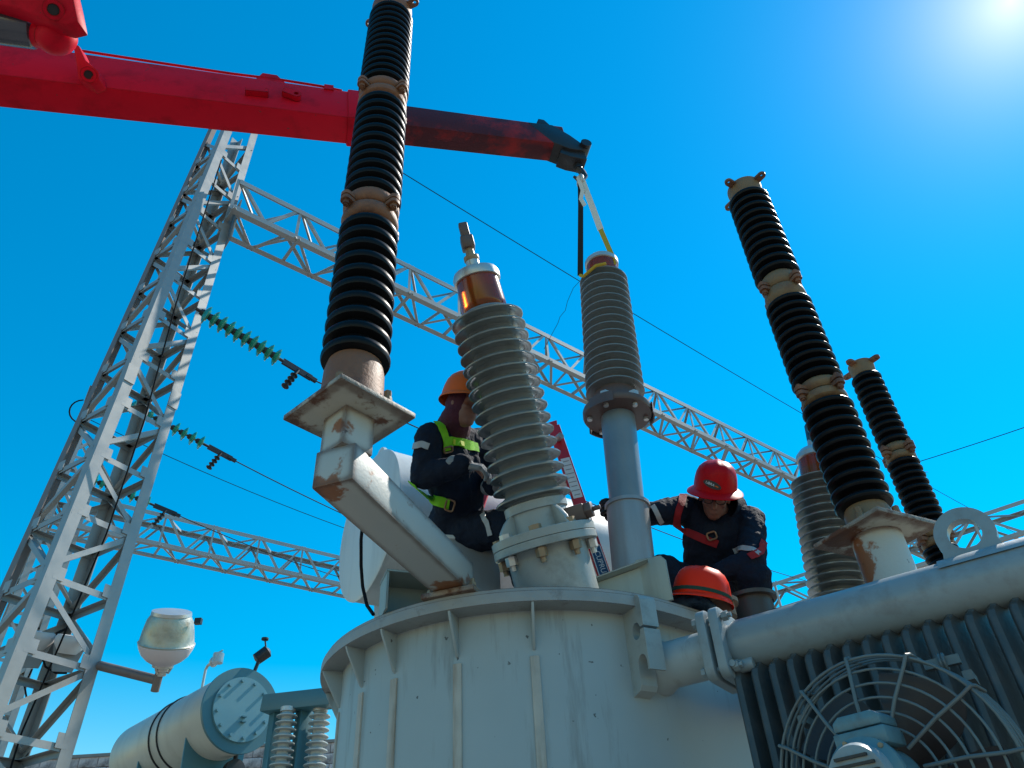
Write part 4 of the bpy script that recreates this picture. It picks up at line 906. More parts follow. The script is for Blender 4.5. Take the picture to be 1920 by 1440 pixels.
x_, y_, a_ = frame(axd)
for rr in (0.30, 0.20): m = MB(); m.torus(c, a_, rr, 0.02, 32, 6); m.build('drum_ring', 'black', cd)
m = MB(); m.lathe([(0, -0.02), (0.2, -0.02), (0.2, 0.02), (0, 0.02)], c, a_, 28); m.build('drum_disc', 'black', cd)
for k in range(18): m = MB(); an = k*math.pi/9; m.bar(c+(x_*math.cos(an)+y_*math.sin(an))*0.19, c+(x_*math.cos(an)+y_*math.sin(an))*0.30, 0.018, 0.018, a_); m.build('drum_spoke', 'black', cd)
b = MB(); b.tube([PD(78, 1228, 10), PD(85, 1250, 10), PD(105, 1262, 10), PD(125, 1262, 10)], 0.014, 8); tag(b.build('cable_loop', 'wire'), 'short black cable loop under the column spotlights', 'cable')
b = MB(); b.tube([PD(60, 1255, 10), PD(46, 1285, 10), PD(50, 1310, 10), PD(64, 1322, 10)], 0.012, 8); tag(b.build('cable_loop', 'wire'), 'thin black cable curve hanging lower left of the spotlights', 'cable')
b = MB(); b.tube([PD(156-26*math.sin(a), 772-22*math.cos(a), 12.2) for a in [k*math.pi/10 for k in range(11)]], 0.012, 6); tag(b.build('cable_loop', 'wire'), 'thin wire loop standing out left of the near column', 'cable')

# ---------------------------------------------------------------- second transformer's conservator, low left
eA = PD(452, 1331, 10.0); ED = (V2*0.98-V1*0.10).normalized(); RE = 0.50; LE = 3.1
c2t = empty('conservator', Vector((eA.x, eA.y, 3.6)), 'teal and cream conservator with round bolted cover, low left', 'conservator')
b = MB(); b.lathe([(0, -0.0), (RE-0.004, 0.0), (RE, 0.01), (RE, LE-0.15), (RE*0.93, LE-0.05), (RE*0.7, LE+0.04), (0, LE+0.08)], eA, ED, 56, hint=UP); b.build('shell', 'offwhite', c2t)
es_ = Vector((ED.y, -ED.x, 0))
b = MB(); b.lathe([(RE*0.80, -0.012), (RE+0.03, -0.012), (RE+0.032, 0.03), (RE+0.002, 0.035)], eA, ED, 56, hint=UP); b.build('end_ring', 'teal', c2t)
b = MB(); b.lathe([(0, -0.045), (RE*0.80, -0.045), (RE*0.80, -0.011)], eA, ED, 48, hint=UP); cov = b.build('end_cover', 'teal_light', c2t)
for k in range(12):
    a = k*math.pi/6+0.2; p = eA-ED*0.045+(es_*math.cos(a)+UP*math.sin(a))*(RE*0.70)
    b = MB(); b.cyl(p, p-ED*0.035, 0.022, 6); b.build('cover_bolt', 'teal_light', cov)
for k in range(2): b = MB(); p = eA-ED*0.045+UP*(-0.1-0.06*k)+es_*0.02; b.box(p-ED*0.02, es_*0.03, UP*0.008, ED*0.03); b.build('cover_handle', 'teal', cov)
for d in (1.35, 1.60): b = MB(); b.torus(eA+ED*d, ED, RE+0.006, 0.014, 56, 6); b.build('strap_band', 'black', c2t)
for d in (0.55, 2.0):
    q = eA+ED*d; b = MB(); b.prism([(-0.42, -RE*0.45), (0.42, -RE*0.45), (0.36, -1.6), (-0.36, -1.6)], q, es_, UP, ED*0.03); b.build('saddle_support', 'teal', c2t, bev=0.004)
b = MB(); q = eA+ED*1.0+UP*(RE-0.02)-es_*0.15; b.tube([q, q+UP*0.28, q+UP*0.32-ED*0.04, q+UP*0.34-ED*0.16], 0.02, 8); b.build('vent_pipe', 'alum', c2t)
b = MB(); q = q+UP*0.33-ED*0.22; b.ell(q, (0.06, 0, 0), (0, 0.06, 0), (0, 0, 0.075)); b.cyl(q-ED*0.12-UP*0.05, q-ED*0.12+UP*0.08, 0.075, 14); b.bar(q+UP*0.1, q+UP*0.1-ED*0.22, 0.02, 0.015); b.build('valve', 'alum', c2t)
b = MB(); q = eA+ED*0.02+UP*(RE-0.02)+es_*0.1; b.cyl(q, q+UP*0.2+es_*0.05, 0.025, 10); q2 = q+UP*0.28+es_*0.09; b.lathe([(0, -0.12), (0.08, -0.10), (0.085, 0.08), (0.03, 0.11), (0.0, 0.11)], q2, (-ED*0.3+UP*0.5+es_*0.5), 18); b.cyl(q2+UP*0.12+es_*0.03, q2+UP*0.22, 0.012, 8); b.cyl(q2+UP*0.21, q2+UP*0.235, 0.05, 12); b.build('relief_valve', 'black', c2t)
b = MB(); q = eA+ED*0.3-UP*(RE+0.05)+es_*0.18; b.cyl(q+UP*0.12, q-UP*0.05, 0.03, 10); q = q-UP*0.1; b.lathe([(0, -0.06), (0.13, -0.06), (0.135, 0.05), (0, 0.06)], q, -ED, 24); b.build('oil_gauge', 'black', c2t)
b = MB(); q = eA+ED*1.55-es_*-0.05; q = PD(285, 1412, 11.2); b.box(q, Vector((0.17, 0.05, 0)), Vector((-0.03, 0.1, 0)), UP*0.03); b.bar(q+UP*0.03, q+UP*0.2+Vector((0.05, 0, 0)), 0.12, 0.06); b.build('buchholz_box', 'offwhite', c2t, bev=0.006)
b = MB(); b.lathe([(0.55, -3.6), (0.55, -1.55)], eA+ED*1.3, UP, 4); b.build('support_frame', 'teal', c2t)
# teal frame with post insulators
fr_t = empty('steel_frame', PD(560, 1440, 9.6), 'teal steel frame holding two grey ribbed insulators left of the tank', 'frame')
fa, fb = PD(500, 1322, 9.6), PD(668, 1304, 9.2); b = MB(); b.bar(fa, fb, 0.22, 0.20, UP); b.build('cross_beam', 'teal', fr_t, bev=0.006)
for px, D in ((523, 9.62), (572, 9.5)):
    p = PD(px, 1325, D); b = MB(); b.bar(Vector((p.x, p.y, 0)), p, 0.16, 0.16, V1); b.build('post', 'teal', fr_t, bev=0.005)
for px, lab in ((540, 'slim grey ribbed insulator hanging under the teal frame, left one'), (601, 'slim grey ribbed insulator hanging under the teal frame, right one')):
    p = PD(px, 1330, 9.35); t = empty('post_insulator', p-UP*1.9, lab, 'insulator', 'insulators in the teal frame')
    b = MB(); b.lathe(sheds(p.z-1.9, p.z-0.03, 24, 0.07, 0.065, 0.15, 0.125, False), Vector((p.x, p.y, 0)), UP, 28); b.build('porcelain', 'porc_light', t)
    b = MB(); b.cyl(p-UP*0.03, p+UP*0.02, 0.09, 18); b.cyl(Vector((p.x, p.y, 0)), p-UP*1.9, 0.08, 16); b.build('end_fitting', 'bolt_zinc', t)
b = MB(); q = (fa+fb)/2+(fb-fa)*0.26+UP*0.1; b.cyl(q, q+UP*0.05, 0.03, 6); b.bar(q+UP*0.05-V1*0.05, q+UP*0.06+V1*0.06, 0.03, 0.03); b.build('beam_bolt', 'black', fr_t)

# ---------------------------------------------------------------- block wall of the yard
WY = 17.0; wl = PY(-140, 1380, WY); wr = PY(900, 1440, WY)
wa = empty('block_wall', Vector(((wl.x+wr.x)/2, WY, 0)), 'stained concrete block wall low behind the near column', 'wall')
wd = (Vector((wr.x, WY, 0))-Vector((wl.x, WY, 0))).normalized(); zt = (wl.z+wr.z)/2
b = MB(); b.box(Vector(((wl.x+wr.x)/2, WY+0.13, zt/2-0.01)), Vector((abs(wr.x-wl.x)/2+0.5, 0, 0)), Vector((0, 0.1, 0)), UP*(zt/2-0.012)); b.build('mortar_core', 'mortar', wa, smooth=0)
bw, bh = 0.39, 0.19; rows = 7; src = None
nb = int((wr.x-wl.x)/(bw+0.012))+2
for r_i in range(rows):
    for k in range(nb):
        c = Vector((wl.x-0.3+(k+0.5*(r_i % 2))*(bw+0.012), WY+0.015+rnd.uniform(-0.008, 0.008), zt-bh/2-r_i*(bh+0.012)))
        if src is None:
            b = MB(); b.box(wpos(wa), (bw/2, 0, 0), (0, 0.06, 0), (0, 0, bh/2)); src = b.build('block', 'block', wa, bev=0.008); src.location = c-wpos(wa)
        else: share(src, 'block', c-wpos(wa), wa)
b = MB(); b.box(Vector(((wl.x+wr.x)/2, WY+0.06, zt+0.03)), Vector((abs(wr.x-wl.x)/2+0.5, 0, 0)), Vector((0, 0.14, 0)), UP*0.03); b.build('coping', 'mortar', wa, smooth=0)

# ---------------------------------------------------------------- stepladder behind the front bushing
LY = 3.98
ft0, tp0 = PY(1146, 1118, LY), PY(1038, 800, LY); ft0 = tp0+(ft0-tp0)*((tp0.z-TOP-0.03)/(tp0.z-ft0.z))
fk0, tk0 = PY(905, 1112, LY), PY(1000, 812, LY); fk0 = tk0+(fk0-tk0)*((tk0.z-TOP-0.03)/(tk0.z-fk0.z))
lad = empty('stepladder', (ft0+fk0)/2, 'red stepladder with white and blue stickers standing behind the front bushing', 'ladder')
lw = Vector((-0.25, 0.26, 0)); ld_ = (tp0-ft0).normalized(); lnv = Vector((0, -1, 0)); lsd = ld_.cross(lnv).normalized()
for off in (Vector(), lw):
    b = MB(); b.bar(ft0+off, tp0+off, 0.075, 0.032, lnv); rl_ = b.build('front_rail', 'ladder', lad, bev=0.004)
    b = MB(); b.bar(fk0+off, tk0+off, 0.062, 0.032, lnv); b.build('rear_rail', 'ladder', lad, bev=0.004)
for k in range(1, 4):
    p = ft0.lerp(tp0, k/4.2); b = MB(); b.bar(p, p+lw, 0.07, 0.02, UP); b.build('step', 'alum', lad)
tcap = (tp0+tk0)/2+lw/2; b = MB(); b.box(tcap+UP*0.02, (tp0-tk0)*0.6, lw*0.55, UP*0.02); b.build('top_cap', 'ladder', lad, bev=0.005)
b = MB(); p = PY(1046, 822, LY-0.03); b.cyl(p, p+Vector((0.02, -0.03, 0.0)), 0.022, 10); b.build('hinge_bolt', 'alum', lad)
def rail_p(py):                                                         # point on the visible front rail at a pixel row
    lo, hi = 0.0, 1.0
    for _ in range(40):
        m = (lo+hi)/2; c = ROT.transposed() @ (ft0.lerp(tp0, m)-CAM)
        if 720-F_PX*c.y/-c.z > py: lo = m
        else: hi = m
    return ft0.lerp(tp0, lo)
for y0, y1, m, w in ((862, 936, 'label_white', 0.056), (948, 957, 'label_blue', 0.056), (958, 990, 'label_white', 0.05)):
    p, q = rail_p(y1)+lnv*0.0175, rail_p(y0)+lnv*0.0175; b = MB(); b.bar(p, q, w, 0.002, lnv); lb = b.build('sticker', m, lad)
    if m == 'label_white':
        n_l = 9 if y1-y0 > 40 else 3
        for k in range(n_l):
            c = p.lerp(q, (k+0.7)/(n_l+0.5))+lnv*0.002; b = MB(); b.box(c, lsd*(0.018+0.006*(k % 2)), ld_*0.0022, lnv*0.0006); b.build('printed_line', 'label_grey', lb)
p, q = rail_p(1090)+lnv*0.0175, rail_p(1022)+lnv*0.0175; cL = (p+q)/2; hL = (q-p).length/2
b = MB(); b.prism(rect_round(0.062, hL*2, 0.028, 6), cL, lsd, ld_, lnv*0.0015); b.build('brand_badge_border', 'label_white', lad)
b = MB(); b.prism(rect_round(0.052, hL*2-0.01, 0.024, 6), cL+lnv*0.0016, lsd, ld_, lnv*0.0012); bd = b.build('brand_badge', 'label_blue', lad)
sgn = 1 if lsd.x > 0 else -1
text_mesh('brand_lettering', 'CUPRUM', 'label_white', lad, cL+lnv*0.0034-ld_*0.02, -ld_, lsd*sgn if (-ld_).cross(lsd*sgn).dot(lnv) > 0 else -lsd*sgn, 0.042)
b = MB(); c = q-ld_*0.03+lnv*0.0034; b.prism([(-0.016, 0.014), (-0.006, 0.014), (0.0, -0.006), (0.006, 0.014), (0.016, 0.014), (0.0, -0.024)], c, lsd, ld_, lnv*0.0006); b.build('brand_chevron', 'label_white', lad, smooth=0)

# ---------------------------------------------------------------- people
def bake(mb, name, m, parent, voxel, smooth=4, wrinkle=0.0, wsize=0.06, fine=0.0, fsize=0.03):
    base = wpos(parent); me = bpy.data.meshes.new(name); me.from_pydata([tuple(v-base) for v in mb.v], [], mb.f); me.update()
    bm = bmesh.new(); bm.from_mesh(me); bmesh.ops.remove_doubles(bm, verts=bm.verts, dist=1e-6); bmesh.ops.recalc_face_normals(bm, faces=bm.faces); bm.to_mesh(me); bm.free()
    ob = bpy.data.objects.new(name, me); COL.objects.link(ob)
    r = ob.modifiers.new('r', 'REMESH'); r.mode = 'VOXEL'; r.voxel_size = voxel; r.use_smooth_shade = True
    s_ = ob.modifiers.new('s', 'SMOOTH'); s_.factor = 0.5; s_.iterations = smooth
    for st, sz in ((wrinkle, wsize), (fine, fsize)):
        if st:
            tx = bpy.data.textures.new(name+'_tex', 'MUSGRAVE' if 0 else 'CLOUDS'); tx.noise_scale = sz; tx.noise_depth = 2
            d = ob.modifiers.new('d', 'DISPLACE'); d.texture = tx; d.strength = st; d.mid_level = 0.5
    bpy.context.view_layer.update()
    nm = bpy.data.meshes.new_from_object(ob.evaluated_get(bpy.context.evaluated_depsgraph_get()))
    bpy.data.objects.remove(ob); nm.name = name
    for p in nm.polygons: p.use_smooth = True
    nm.materials.clear(); nm.materials.append(M[m])
    o = bpy.data.objects.new(name, nm); COL.objects.link(o); o.parent = parent; return o
def bvh_of(o, base):
    return BVHTree.FromPolygons([v.co+base for v in o.data.vertices], [tuple(p.vertices) for p in o.data.polygons])
def hard_hat(parent, c, fwd, up, m, brim=True, s=1.0, name='hard_hat', peak=False):
    """c = centre of the rim plane"""
    u = Vector(up).normalized(); f = Vector(fwd); f = (f-u*f.dot(u)).normalized(); l = u.cross(f)
    b = MB(); V = []; n = 48; prof = [(1.0, 0.0), (0.995, 0.03), (0.97, 0.062), (0.91, 0.095), (0.80, 0.122), (0.62, 0.142), (0.40, 0.153), (0.18, 0.157), (0.0, 0.158)]
    for k, (r, z) in enumerate(prof):
        for i in range(n):
            t = 2*math.pi*i/n; rx = 0.118*s; ry = 0.142*s
            x_ = ry*r*math.cos(t); y_ = rx*r*math.sin(t)
            ridge = 0.007*s*math.exp(-(y_/(0.020*s))**2)*(1 if z > 0.09 else max(0, (z-0.05)/0.04))
            ridge += 0.0045*s*math.exp(-((abs(y_)-0.052*s)/(0.010*s))**2)*(1 if z > 0.10 else max(0, (z-0.07)/0.03))
            V.append(c+f*x_+l*y_+u*(z*s+ridge))
    fc = [(k*n+i, k*n+(i+1) % n, (k+1)*n+(i+1) % n, (k+1)*n+i) for k in range(len(prof)-1) for i in range(n)]
    b.add(V, fc)
    sh = b.build(name+'_shell', m, parent, smooth=60)
    b = MB(); V = []
    for j, (e, z) in enumerate(((0.0, 0.006), (0.35, 0.000), (0.85, -0.012), (1.0, -0.017), (0.97, -0.021), (0.85, -0.016), (0.3, -0.006), (0.0, -0.002))):
        for i in range(n):
            t = 2*math.pi*i/n; ct_ = math.cos(t)
            if brim: ex_ = 0.034+0.018*max(0, ct_)+0.008*max(0, -ct_)
            else: ex_ = 0.010+(0.052*max(0, ct_)**2 if peak else 0)
            ex_ *= s; V.append(c+f*((0.142*s+ex_*e)*math.cos(t))+l*((0.118*s+ex_*e)*math.sin(t))+u*(z*s))
    m_ = 8; b.add(V, [(k*n+i, k*n+(i+1) % n, (k+1)*n+(i+1) % n, (k+1)*n+i) for k in range(m_-1) for i in range(n)]); b.build(name+'_brim', m, sh, smooth=50)
    return sh, f, l, u
def ribbon_on(bvh, pix, w, m, parent, name, off=0.006, n=40, th=0.004):
    """webbing laid on a body's surface along a line of photo pixels"""
    pts = []
    L_ = [0]
    for a, b_ in zip(pix[:-1], pix[1:]): L_.append(L_[-1]+math.hypot(b_[0]-a[0], b_[1]-a[1]))
    for i in range(n+1):
        s_ = L_[-1]*i/n
        for j in range(len(pix)-1):
            if s_ <= L_[j+1]+1e-6: break
        f = (s_-L_[j])/max(1e-6, L_[j+1]-L_[j]); x = pix[j][0]+(pix[j+1][0]-pix[j][0])*f; y = pix[j][1]+(pix[j+1][1]-pix[j][1])*f
        h = bvh.ray_cast(CAM, ray(x, y).normalized())
        if h[0] is not None: pts.append((h[0], h[1]))
    if len(pts) < 3: return None
    for _ in range(3):
        pts = [pts[0]]+[((pts[i-1][0]+pts[i][0]*2+pts[i+1][0])/4, (pts[i-1][1]+pts[i][1]*2+pts[i+1][1]).normalized()) for i in range(1, len(pts)-1)]+[pts[-1]]
    b = MB(); V = []
    for i, (p, nn) in enumerate(pts):
        d = (pts[min(i+1, len(pts)-1)][0]-pts[max(i-1, 0)][0]).normalized(); s_ = d.cross(nn).normalized(); q = p+nn*off
        V += [q-s_*w/2, q+s_*w/2, q+s_*w/2+nn*th, q-s_*w/2+nn*th]
    k_ = len(pts); b.add(V, [(0, 1, 2, 3), tuple(4*(k_-1)+k for k in (3, 2, 1, 0))]+[(4*i+k, 4*i+(k+1) % 4, 4*i+4+(k+1) % 4, 4*i+4+k) for i in range(k_-1) for k in range(4)])
    return b.build(name, m, parent, smooth=40)
def buckle(bvh, x, y, w, h, ang, parent, m='bronze', name='buckle'):
    r_ = bvh.ray_cast(CAM, ray(x, y).normalized())
    if r_[0] is None: return
    p, nn = r_[0], r_[1]; right = ROT @ Vector((math.cos(ang), math.sin(ang), 0)); right = (right-nn*right.dot(nn)).normalized(); upv = nn.cross(right)
    b = MB(); q = p+nn*0.014; cs_ = [(-w/2, -h/2), (w/2, -h/2), (w/2, h/2), (-w/2, h/2)]
    pts = [q+right*a+upv*c_ for a, c_ in rect_round(w, h, min(w, h)*0.25, 3)]
    b.tube(pts, 0.0055, 8, True); b.build(name, m, parent)
def head_shape(b, c, f, u, s=1.0):
    f = Vector(f).normalized(); u = Vector(u); u = (u-f*u.dot(f)).normalized(); l = u.cross(f)
    b.ell(c+u*0.035*s, f*0.098*s, l*0.078*s, u*0.105*s); b.ell(c-u*0.035*s+f*0.025*s, f*0.070*s, l*0.062*s, u*0.082*s)
    b.ell(c-u*0.085*s+f*0.055*s, f*0.035*s, l*0.038*s, u*0.03*s, 8)
    b.caps(c+f*0.088*s+u*0.015*s, 0.012*s, c+f*0.112*s-u*0.028*s, 0.017*s, 8)
    b.ell(c+f*0.085*s-u*0.058*s, f*0.015*s, l*0.028*s, u*0.008*s, 8); b.ell(c+f*0.083*s-u*0.068*s, f*0.015*s, l*0.024*s, u*0.008*s, 8)
    for q in (-1, 1):
        b.ell(c+l*(0.08*s*q)-f*0.008*s, f*0.018*s, l*0.009*s, u*0.032*s, 8)
        b.ell(c+f*0.080*s+l*(0.034*s*q)+u*0.028*s, f*0.016*s, l*0.026*s, u*0.010*s, 8)
        b.ell(c+f*0.060*s+l*(0.045*s*q)-u*0.018*s, f*0.025*s, l*0.022*s, u*0.02*s, 8)
    return l
def hand_shape(b, wrist, dirv, palm_n, s=1.0, curl=0.9, thumb_side=1):
    """palm and five bent fingers; dirv = wrist to knuckles, palm_n = direction the palm faces"""
    d = Vector(dirv).normalized(); n = Vector(palm_n); n = (n-d*n.dot(d)).normalized(); l = d.cross(n)*thumb_side
    w = Vector(wrist)
    for k in (-1.5, -0.5, 0.5, 1.5): b.caps(w+d*0.015*s+l*(k*0.014*s), 0.017*s, w+d*0.088*s+l*(k*0.020*s), 0.0145*s, 8)
    lens = ((1.5, 0.036, 0.026, 0.020), (0.5, 0.042, 0.030, 0.022), (-0.5, 0.039, 0.028, 0.021), (-1.5, 0.030, 0.021, 0.018))
    for k, a, c, e in lens:
        p = w+d*0.090*s+l*(k*0.0205*s); t = 0.25*curl
        for j, ln in enumerate((a, c, e)):
            t += 0.42*curl+0.12*curl*j; q = p+(d*math.cos(t)+n*math.sin(t))*(ln*s); b.caps(p, (0.0105-0.001*j)*s, q, (0.0098-0.001*j)*s, 8); p = q
    p = w+d*0.03*s+l*0.026*s; q = p+(d*0.6+l*0.65+n*0.35).normalized()*0.042*s; b.caps(p, 0.015*s, q, 0.0125*s, 8)
    q2 = q+(d*0.75+l*0.15+n*0.6).normalized()*0.034*s; b.caps(q, 0.0125*s, q2, 0.011*s, 8); q3 = q2+(d*0.75-l*0.1+n*0.7).normalized()*0.026*s; b.caps(q2, 0.011*s, q3, 0.0095*s, 8)
def limb(b, pts, rs, inf=0.0):
    for i in range(len(pts)-1): b.caps(pts[i], rs[i]+inf, pts[i+1], rs[i+1]+inf)

def make_person(label, J, hat, cloth_extra, glove, facing):
    t = empty('person', J['foot_r'].lerp(J['foot_l'], 0.5), label, 'person')
    t.location.z = TOP+0.02
    body = MB(); clo = MB()
    for b, i in ((body, 0.0), (clo, 0.014)):
        b.caps(J['pelvis']+J['lat']*0.07, 0.125+i, J['pelvis']-J['lat']*0.07, 0.125+i); b.caps(J['pelvis'], 0.145+i, J['waist'], 0.135+i)
        b.caps(J['waist']+J['lat']*0.04, 0.125+i, J['chest']+J['lat']*0.06, 0.125+i); b.caps(J['waist']-J['lat']*0.04, 0.125+i, J['chest']-J['lat']*0.06, 0.125+i)
        b.caps(J['chest'], 0.13+i, J['neck0'], 0.085+i)
        b.caps(J['sho_r'], 0.075+i, J['chest'], 0.11+i); b.caps(J['sho_l'], 0.075+i, J['chest'], 0.11+i); b.caps(J['sho_r'], 0.066+i, J['neck0'], 0.07+i); b.caps(J['sho_l'], 0.066+i, J['neck0'], 0.07+i)
        for k in 'rl':
            limb(b, [J['sho_'+k], J['elb_'+k], J['wri_'+k]], [0.068, 0.052, 0.036], i+0.008*(i > 0))
            limb(b, [J['hip_'+k], J['kne_'+k], J['ank_'+k]], [0.105, 0.072, 0.048], i+0.010*(i > 0))
    body.caps(J['neck0'], 0.062, J['head']-J['up']*0.05, 0.058); head_shape(body, J['head'], J['face'], J['up'])
    for k in 'rl': hand_shape(body, J['wri_'+k], J['hdir_'+k], J['hpalm_'+k], 0.97, J.get('curl_'+k, 0.9), J.get('ts_'+k, 1))
    for k in 'rl': body.caps(J['ank_'+k], 0.045, J['foot_'+k]+UP*0.045, 0.042)
    bo = bake(body, 'body', 'skin', t, 0.0065, 3)
    co = bake(clo, 'coverall', 'navy', t, 0.009, 5, 0.030, 0.10, 0.012, 0.035)
    for k in 'rl':
        b = MB(); hand_shape(b, J['wri_'+k], J['hdir_'+k], J['hpalm_'+k], 1.10, J.get('curl_'+k, 0.9), J.get('ts_'+k, 1)); b.caps(J['wri_'+k]-J['hdir_'+k].normalized()*0.05, 0.047, J['wri_'+k]+J['hdir_'+k].normalized()*0.02, 0.040)
        bake(b, 'glove', glove, t, 0.004, 2, 0.004, 0.02)
        b = MB(); fd = (J['fdir_'+k]).normalized(); a = J['foot_'+k]
        b.caps(a+UP*0.05-fd*0.06, 0.045, a+UP*0.045+fd*0.08, 0.043); b.caps(a+UP*0.045+fd*0.08, 0.043, a+UP*0.04+fd*0.14, 0.035); b.caps(a+UP*0.05-fd*0.05, 0.05, J['ank_'+k]+UP*0.02, 0.058)
        bake(b, 'boot', 'black', t, 0.007, 3)
    return t, bo, co

# crouching worker in the red full-brim hat
def q2(x, y, Y): return PY(x, y, Y)
J = dict(head=q2(1340, 934, 3.90), neck0=q2(1354, 962, 4.12), chest=q2(1346, 1008, 4.10), waist=q2(1335, 1082, 4.28), pelvis=q2(1335, 1112, 4.42),
         sho_r=q2(1287, 955, 4.05), sho_l=q2(1406, 975, 4.05), elb_r=q2(1236, 962, 3.92), wri_r=q2(1147, 962, 3.98), elb_l=q2(1412, 1052, 3.88), wri_l=q2(1352, 1072, 3.90),
         hip_r=q2(1300, 1115, 4.38), hip_l=q2(1372, 1115, 4.38), kne_r=q2(1246, 1072, 3.98), kne_l=q2(1412, 1082, 3.90), ank_r=q2(1262, 1190, 4.02), ank_l=q2(1436, 1190, 3.98),
         lat=Vector((1, 0, 0)), up=Vector((0.10, -0.68, 0.72)).normalized(), face=Vector((-0.28, -0.68, -0.66)).normalized(),
         hdir_r=Vector((-0.62, -0.75, -0.08)), hpalm_r=Vector((0.75, -0.62, -0.1)), hdir_l=Vector((-0.7, -0.2, -0.5)), hpalm_l=Vector((0, 0.3, -1)), fdir_r=Vector((-0.3, -1, 0)), fdir_l=Vector((0.3, -1, 0)))
for k in 'rl':
    J['ank_'+k].z = TOP+0.12; J['foot_'+k] = Vector((J['ank_'+k].x, J['ank_'+k].y, TOP+0.022))
J['curl_r'] = 1.25; J['ts_r'] = -1
per2, bo2, co2 = make_person('person in navy coverall and red full brim hard hat crouching beside the hanging bushing', J, None, None, 'glove_black', None)
upv = J['up']; hc = J['head']+upv*0.055+J['face']*0.005
sh, hf, hl, hu = hard_hat(per2, hc, J['face'], upv, 'helmet_red', True, 1.03)
# badge on the front of the hat
bp = hc+hf*0.141+hu*0.050-hl*0.016; nb_ = (hf*0.94+hu*0.30-hl*0.10).normalized(); bx_ = (ROT @ Vector((0.88, -0.42, 0))); bx_ = (bx_-nb_*bx_.dot(nb_)).normalized(); by_ = nb_.cross(bx_)
b = MB(); V = [(0.052*math.cos(t)*1.0, 0.020*math.sin(t)+0.0) for t in [2*math.pi*i/28 for i in range(28)]]; b.prism(V, bp-nb_*0.006, bx_, by_, nb_*0.012); bdg = b.build('hat_badge', 'black', sh)
text_mesh('badge_lettering', 'LIBRA', 'label_white', per2, bp+nb_*0.007-bx_*0.012, bx_, by_, 0.020)
b = MB(); b.box(bp+nb_*0.0065+bx_*0.027, bx_*0.009, by_*0.003, nb_*0.0008); b.build('badge_mark', 'helmet_orange', per2)
# spectacles
fl = upv.cross(J['face']).normalized(); fu = (upv-J['face']*upv.dot(J['face'])).normalized()
gl = MB()
for q in (-1, 1): gl.tube([J['head']+J['face']*0.112+fl*(0.034*q)+fu*0.012+(fl*(0.026*math.cos(a))+fu*(0.017*math.sin(a))) for a in [2*math.pi*i/16 for i in range(16)]], 0.0028, 6, True); gl.caps(J['head']+J['face']*0.11+fl*(0.06*q)+fu*0.015, 0.0028, J['head']+fl*(0.083*q)+fu*0.012, 0.0028, 6)
gl.caps(J['head']+J['face']*0.117+fl*0.009+fu*0.014, 0.0028, J['head']+J['face']*0.117-fl*0.009+fu*0.014, 0.0028, 6); gl.build('spectacles', 'black', per2)
# collar
b = MB(); cc = J['neck0'].lerp(J['head'], 0.42); ca = (J['head']-J['neck0']).normalized()
b.lathe([(0.155, -0.07), (0.132, -0.02), (0.118, 0.05), (0.112, 0.052), (0.124, -0.02), (0.148, -0.072)], cc-ca*0.0, ca, 28, hint=-J['face']); b.build('collar', 'navy', per2)
bv2 = bvh_of(co2, wpos(per2))
ribbon_on(bv2, [(1283, 925), (1270, 960), (1266, 985), (1285, 995), (1318, 1010), (1345, 1020)], 0.045, 'red_strap', per2, 'harness_strap')
ribbon_on(bv2, [(1268, 985), (1258, 1010), (1255, 1030)], 0.04, 'red_strap', per2, 'harness_strap')
ribbon_on(bv2, [(1405, 1045), (1425, 1035), (1432, 1015)], 0.04, 'red_strap', per2, 'harness_strap')
buckle(bv2, 1334, 1005, 0.05, 0.04, 0.3, per2); buckle(bv2, 1270, 1000, 0.04, 0.035, 1.0, per2)
ribbon_on(bv2, [(1375, 1034), (1392, 1028), (1412, 1031), (1424, 1040)], 0.03, 'band', per2, 'reflective_band')
ribbon_on(bv2, [(1224, 948), (1232, 962), (1240, 980)], 0.028, 'band', per2, 'reflective_band')

# seated worker in the orange hat, left
J = dict(head=PD(868, 765, 4.32), neck0=PD(846, 815, 4.40), chest=PD(846, 858, 4.42), waist=PD(858, 935, 4.45), pelvis=PD(862, 985, 4.50),
         sho_r=PD(806, 822, 4.26), sho_l=PD(890, 830, 4.62), elb_r=PD(795, 893, 4.16), wri_r=PD(868, 872, 4.08), elb_l=PD(930, 895, 4.55), wri_l=PD(925, 912, 4.25),
         hip_r=PD(865, 1002, 4.42), hip_l=PD(895, 1005, 4.62), kne_r=PD(958, 985, 4.16), kne_l=PD(985, 990, 4.45), ank_r=PD(1010, 1110, 4.20), ank_l=PD(1015, 1120, 4.40),
         lat=Vector((0.45, 0.9, 0)), up=Vector((0.25, -0.25, 0.93)).normalized(), face=Vector((0.80, -0.50, -0.30)).normalized(),
         hdir_r=Vector((1.0, -0.05, -0.25)), hpalm_r=Vector((0, 0.6, -0.8)), hdir_l=Vector((0.5, -0.6, -0.3)), hpalm_l=Vector((0, -0.3, -1)), fdir_r=Vector((0.8, -0.5, 0)), fdir_l=Vector((0.8, -0.5, 0)))
for k in 'rl':
    J['ank_'+k].z = TOP+0.12; J['foot_'+k] = Vector((J['ank_'+k].x, J['ank_'+k].y, TOP+0.022))
per1, bo1, co1 = make_person('person in navy coverall, lime harness and orange hard hat behind the front bushing', J, None, None, 'glove_grey', None)
hc = J['head']+J['up']*0.05
hard_hat(per1, hc, J['face'], J['up'], 'helmet_orange', False, 1.05, peak=True)
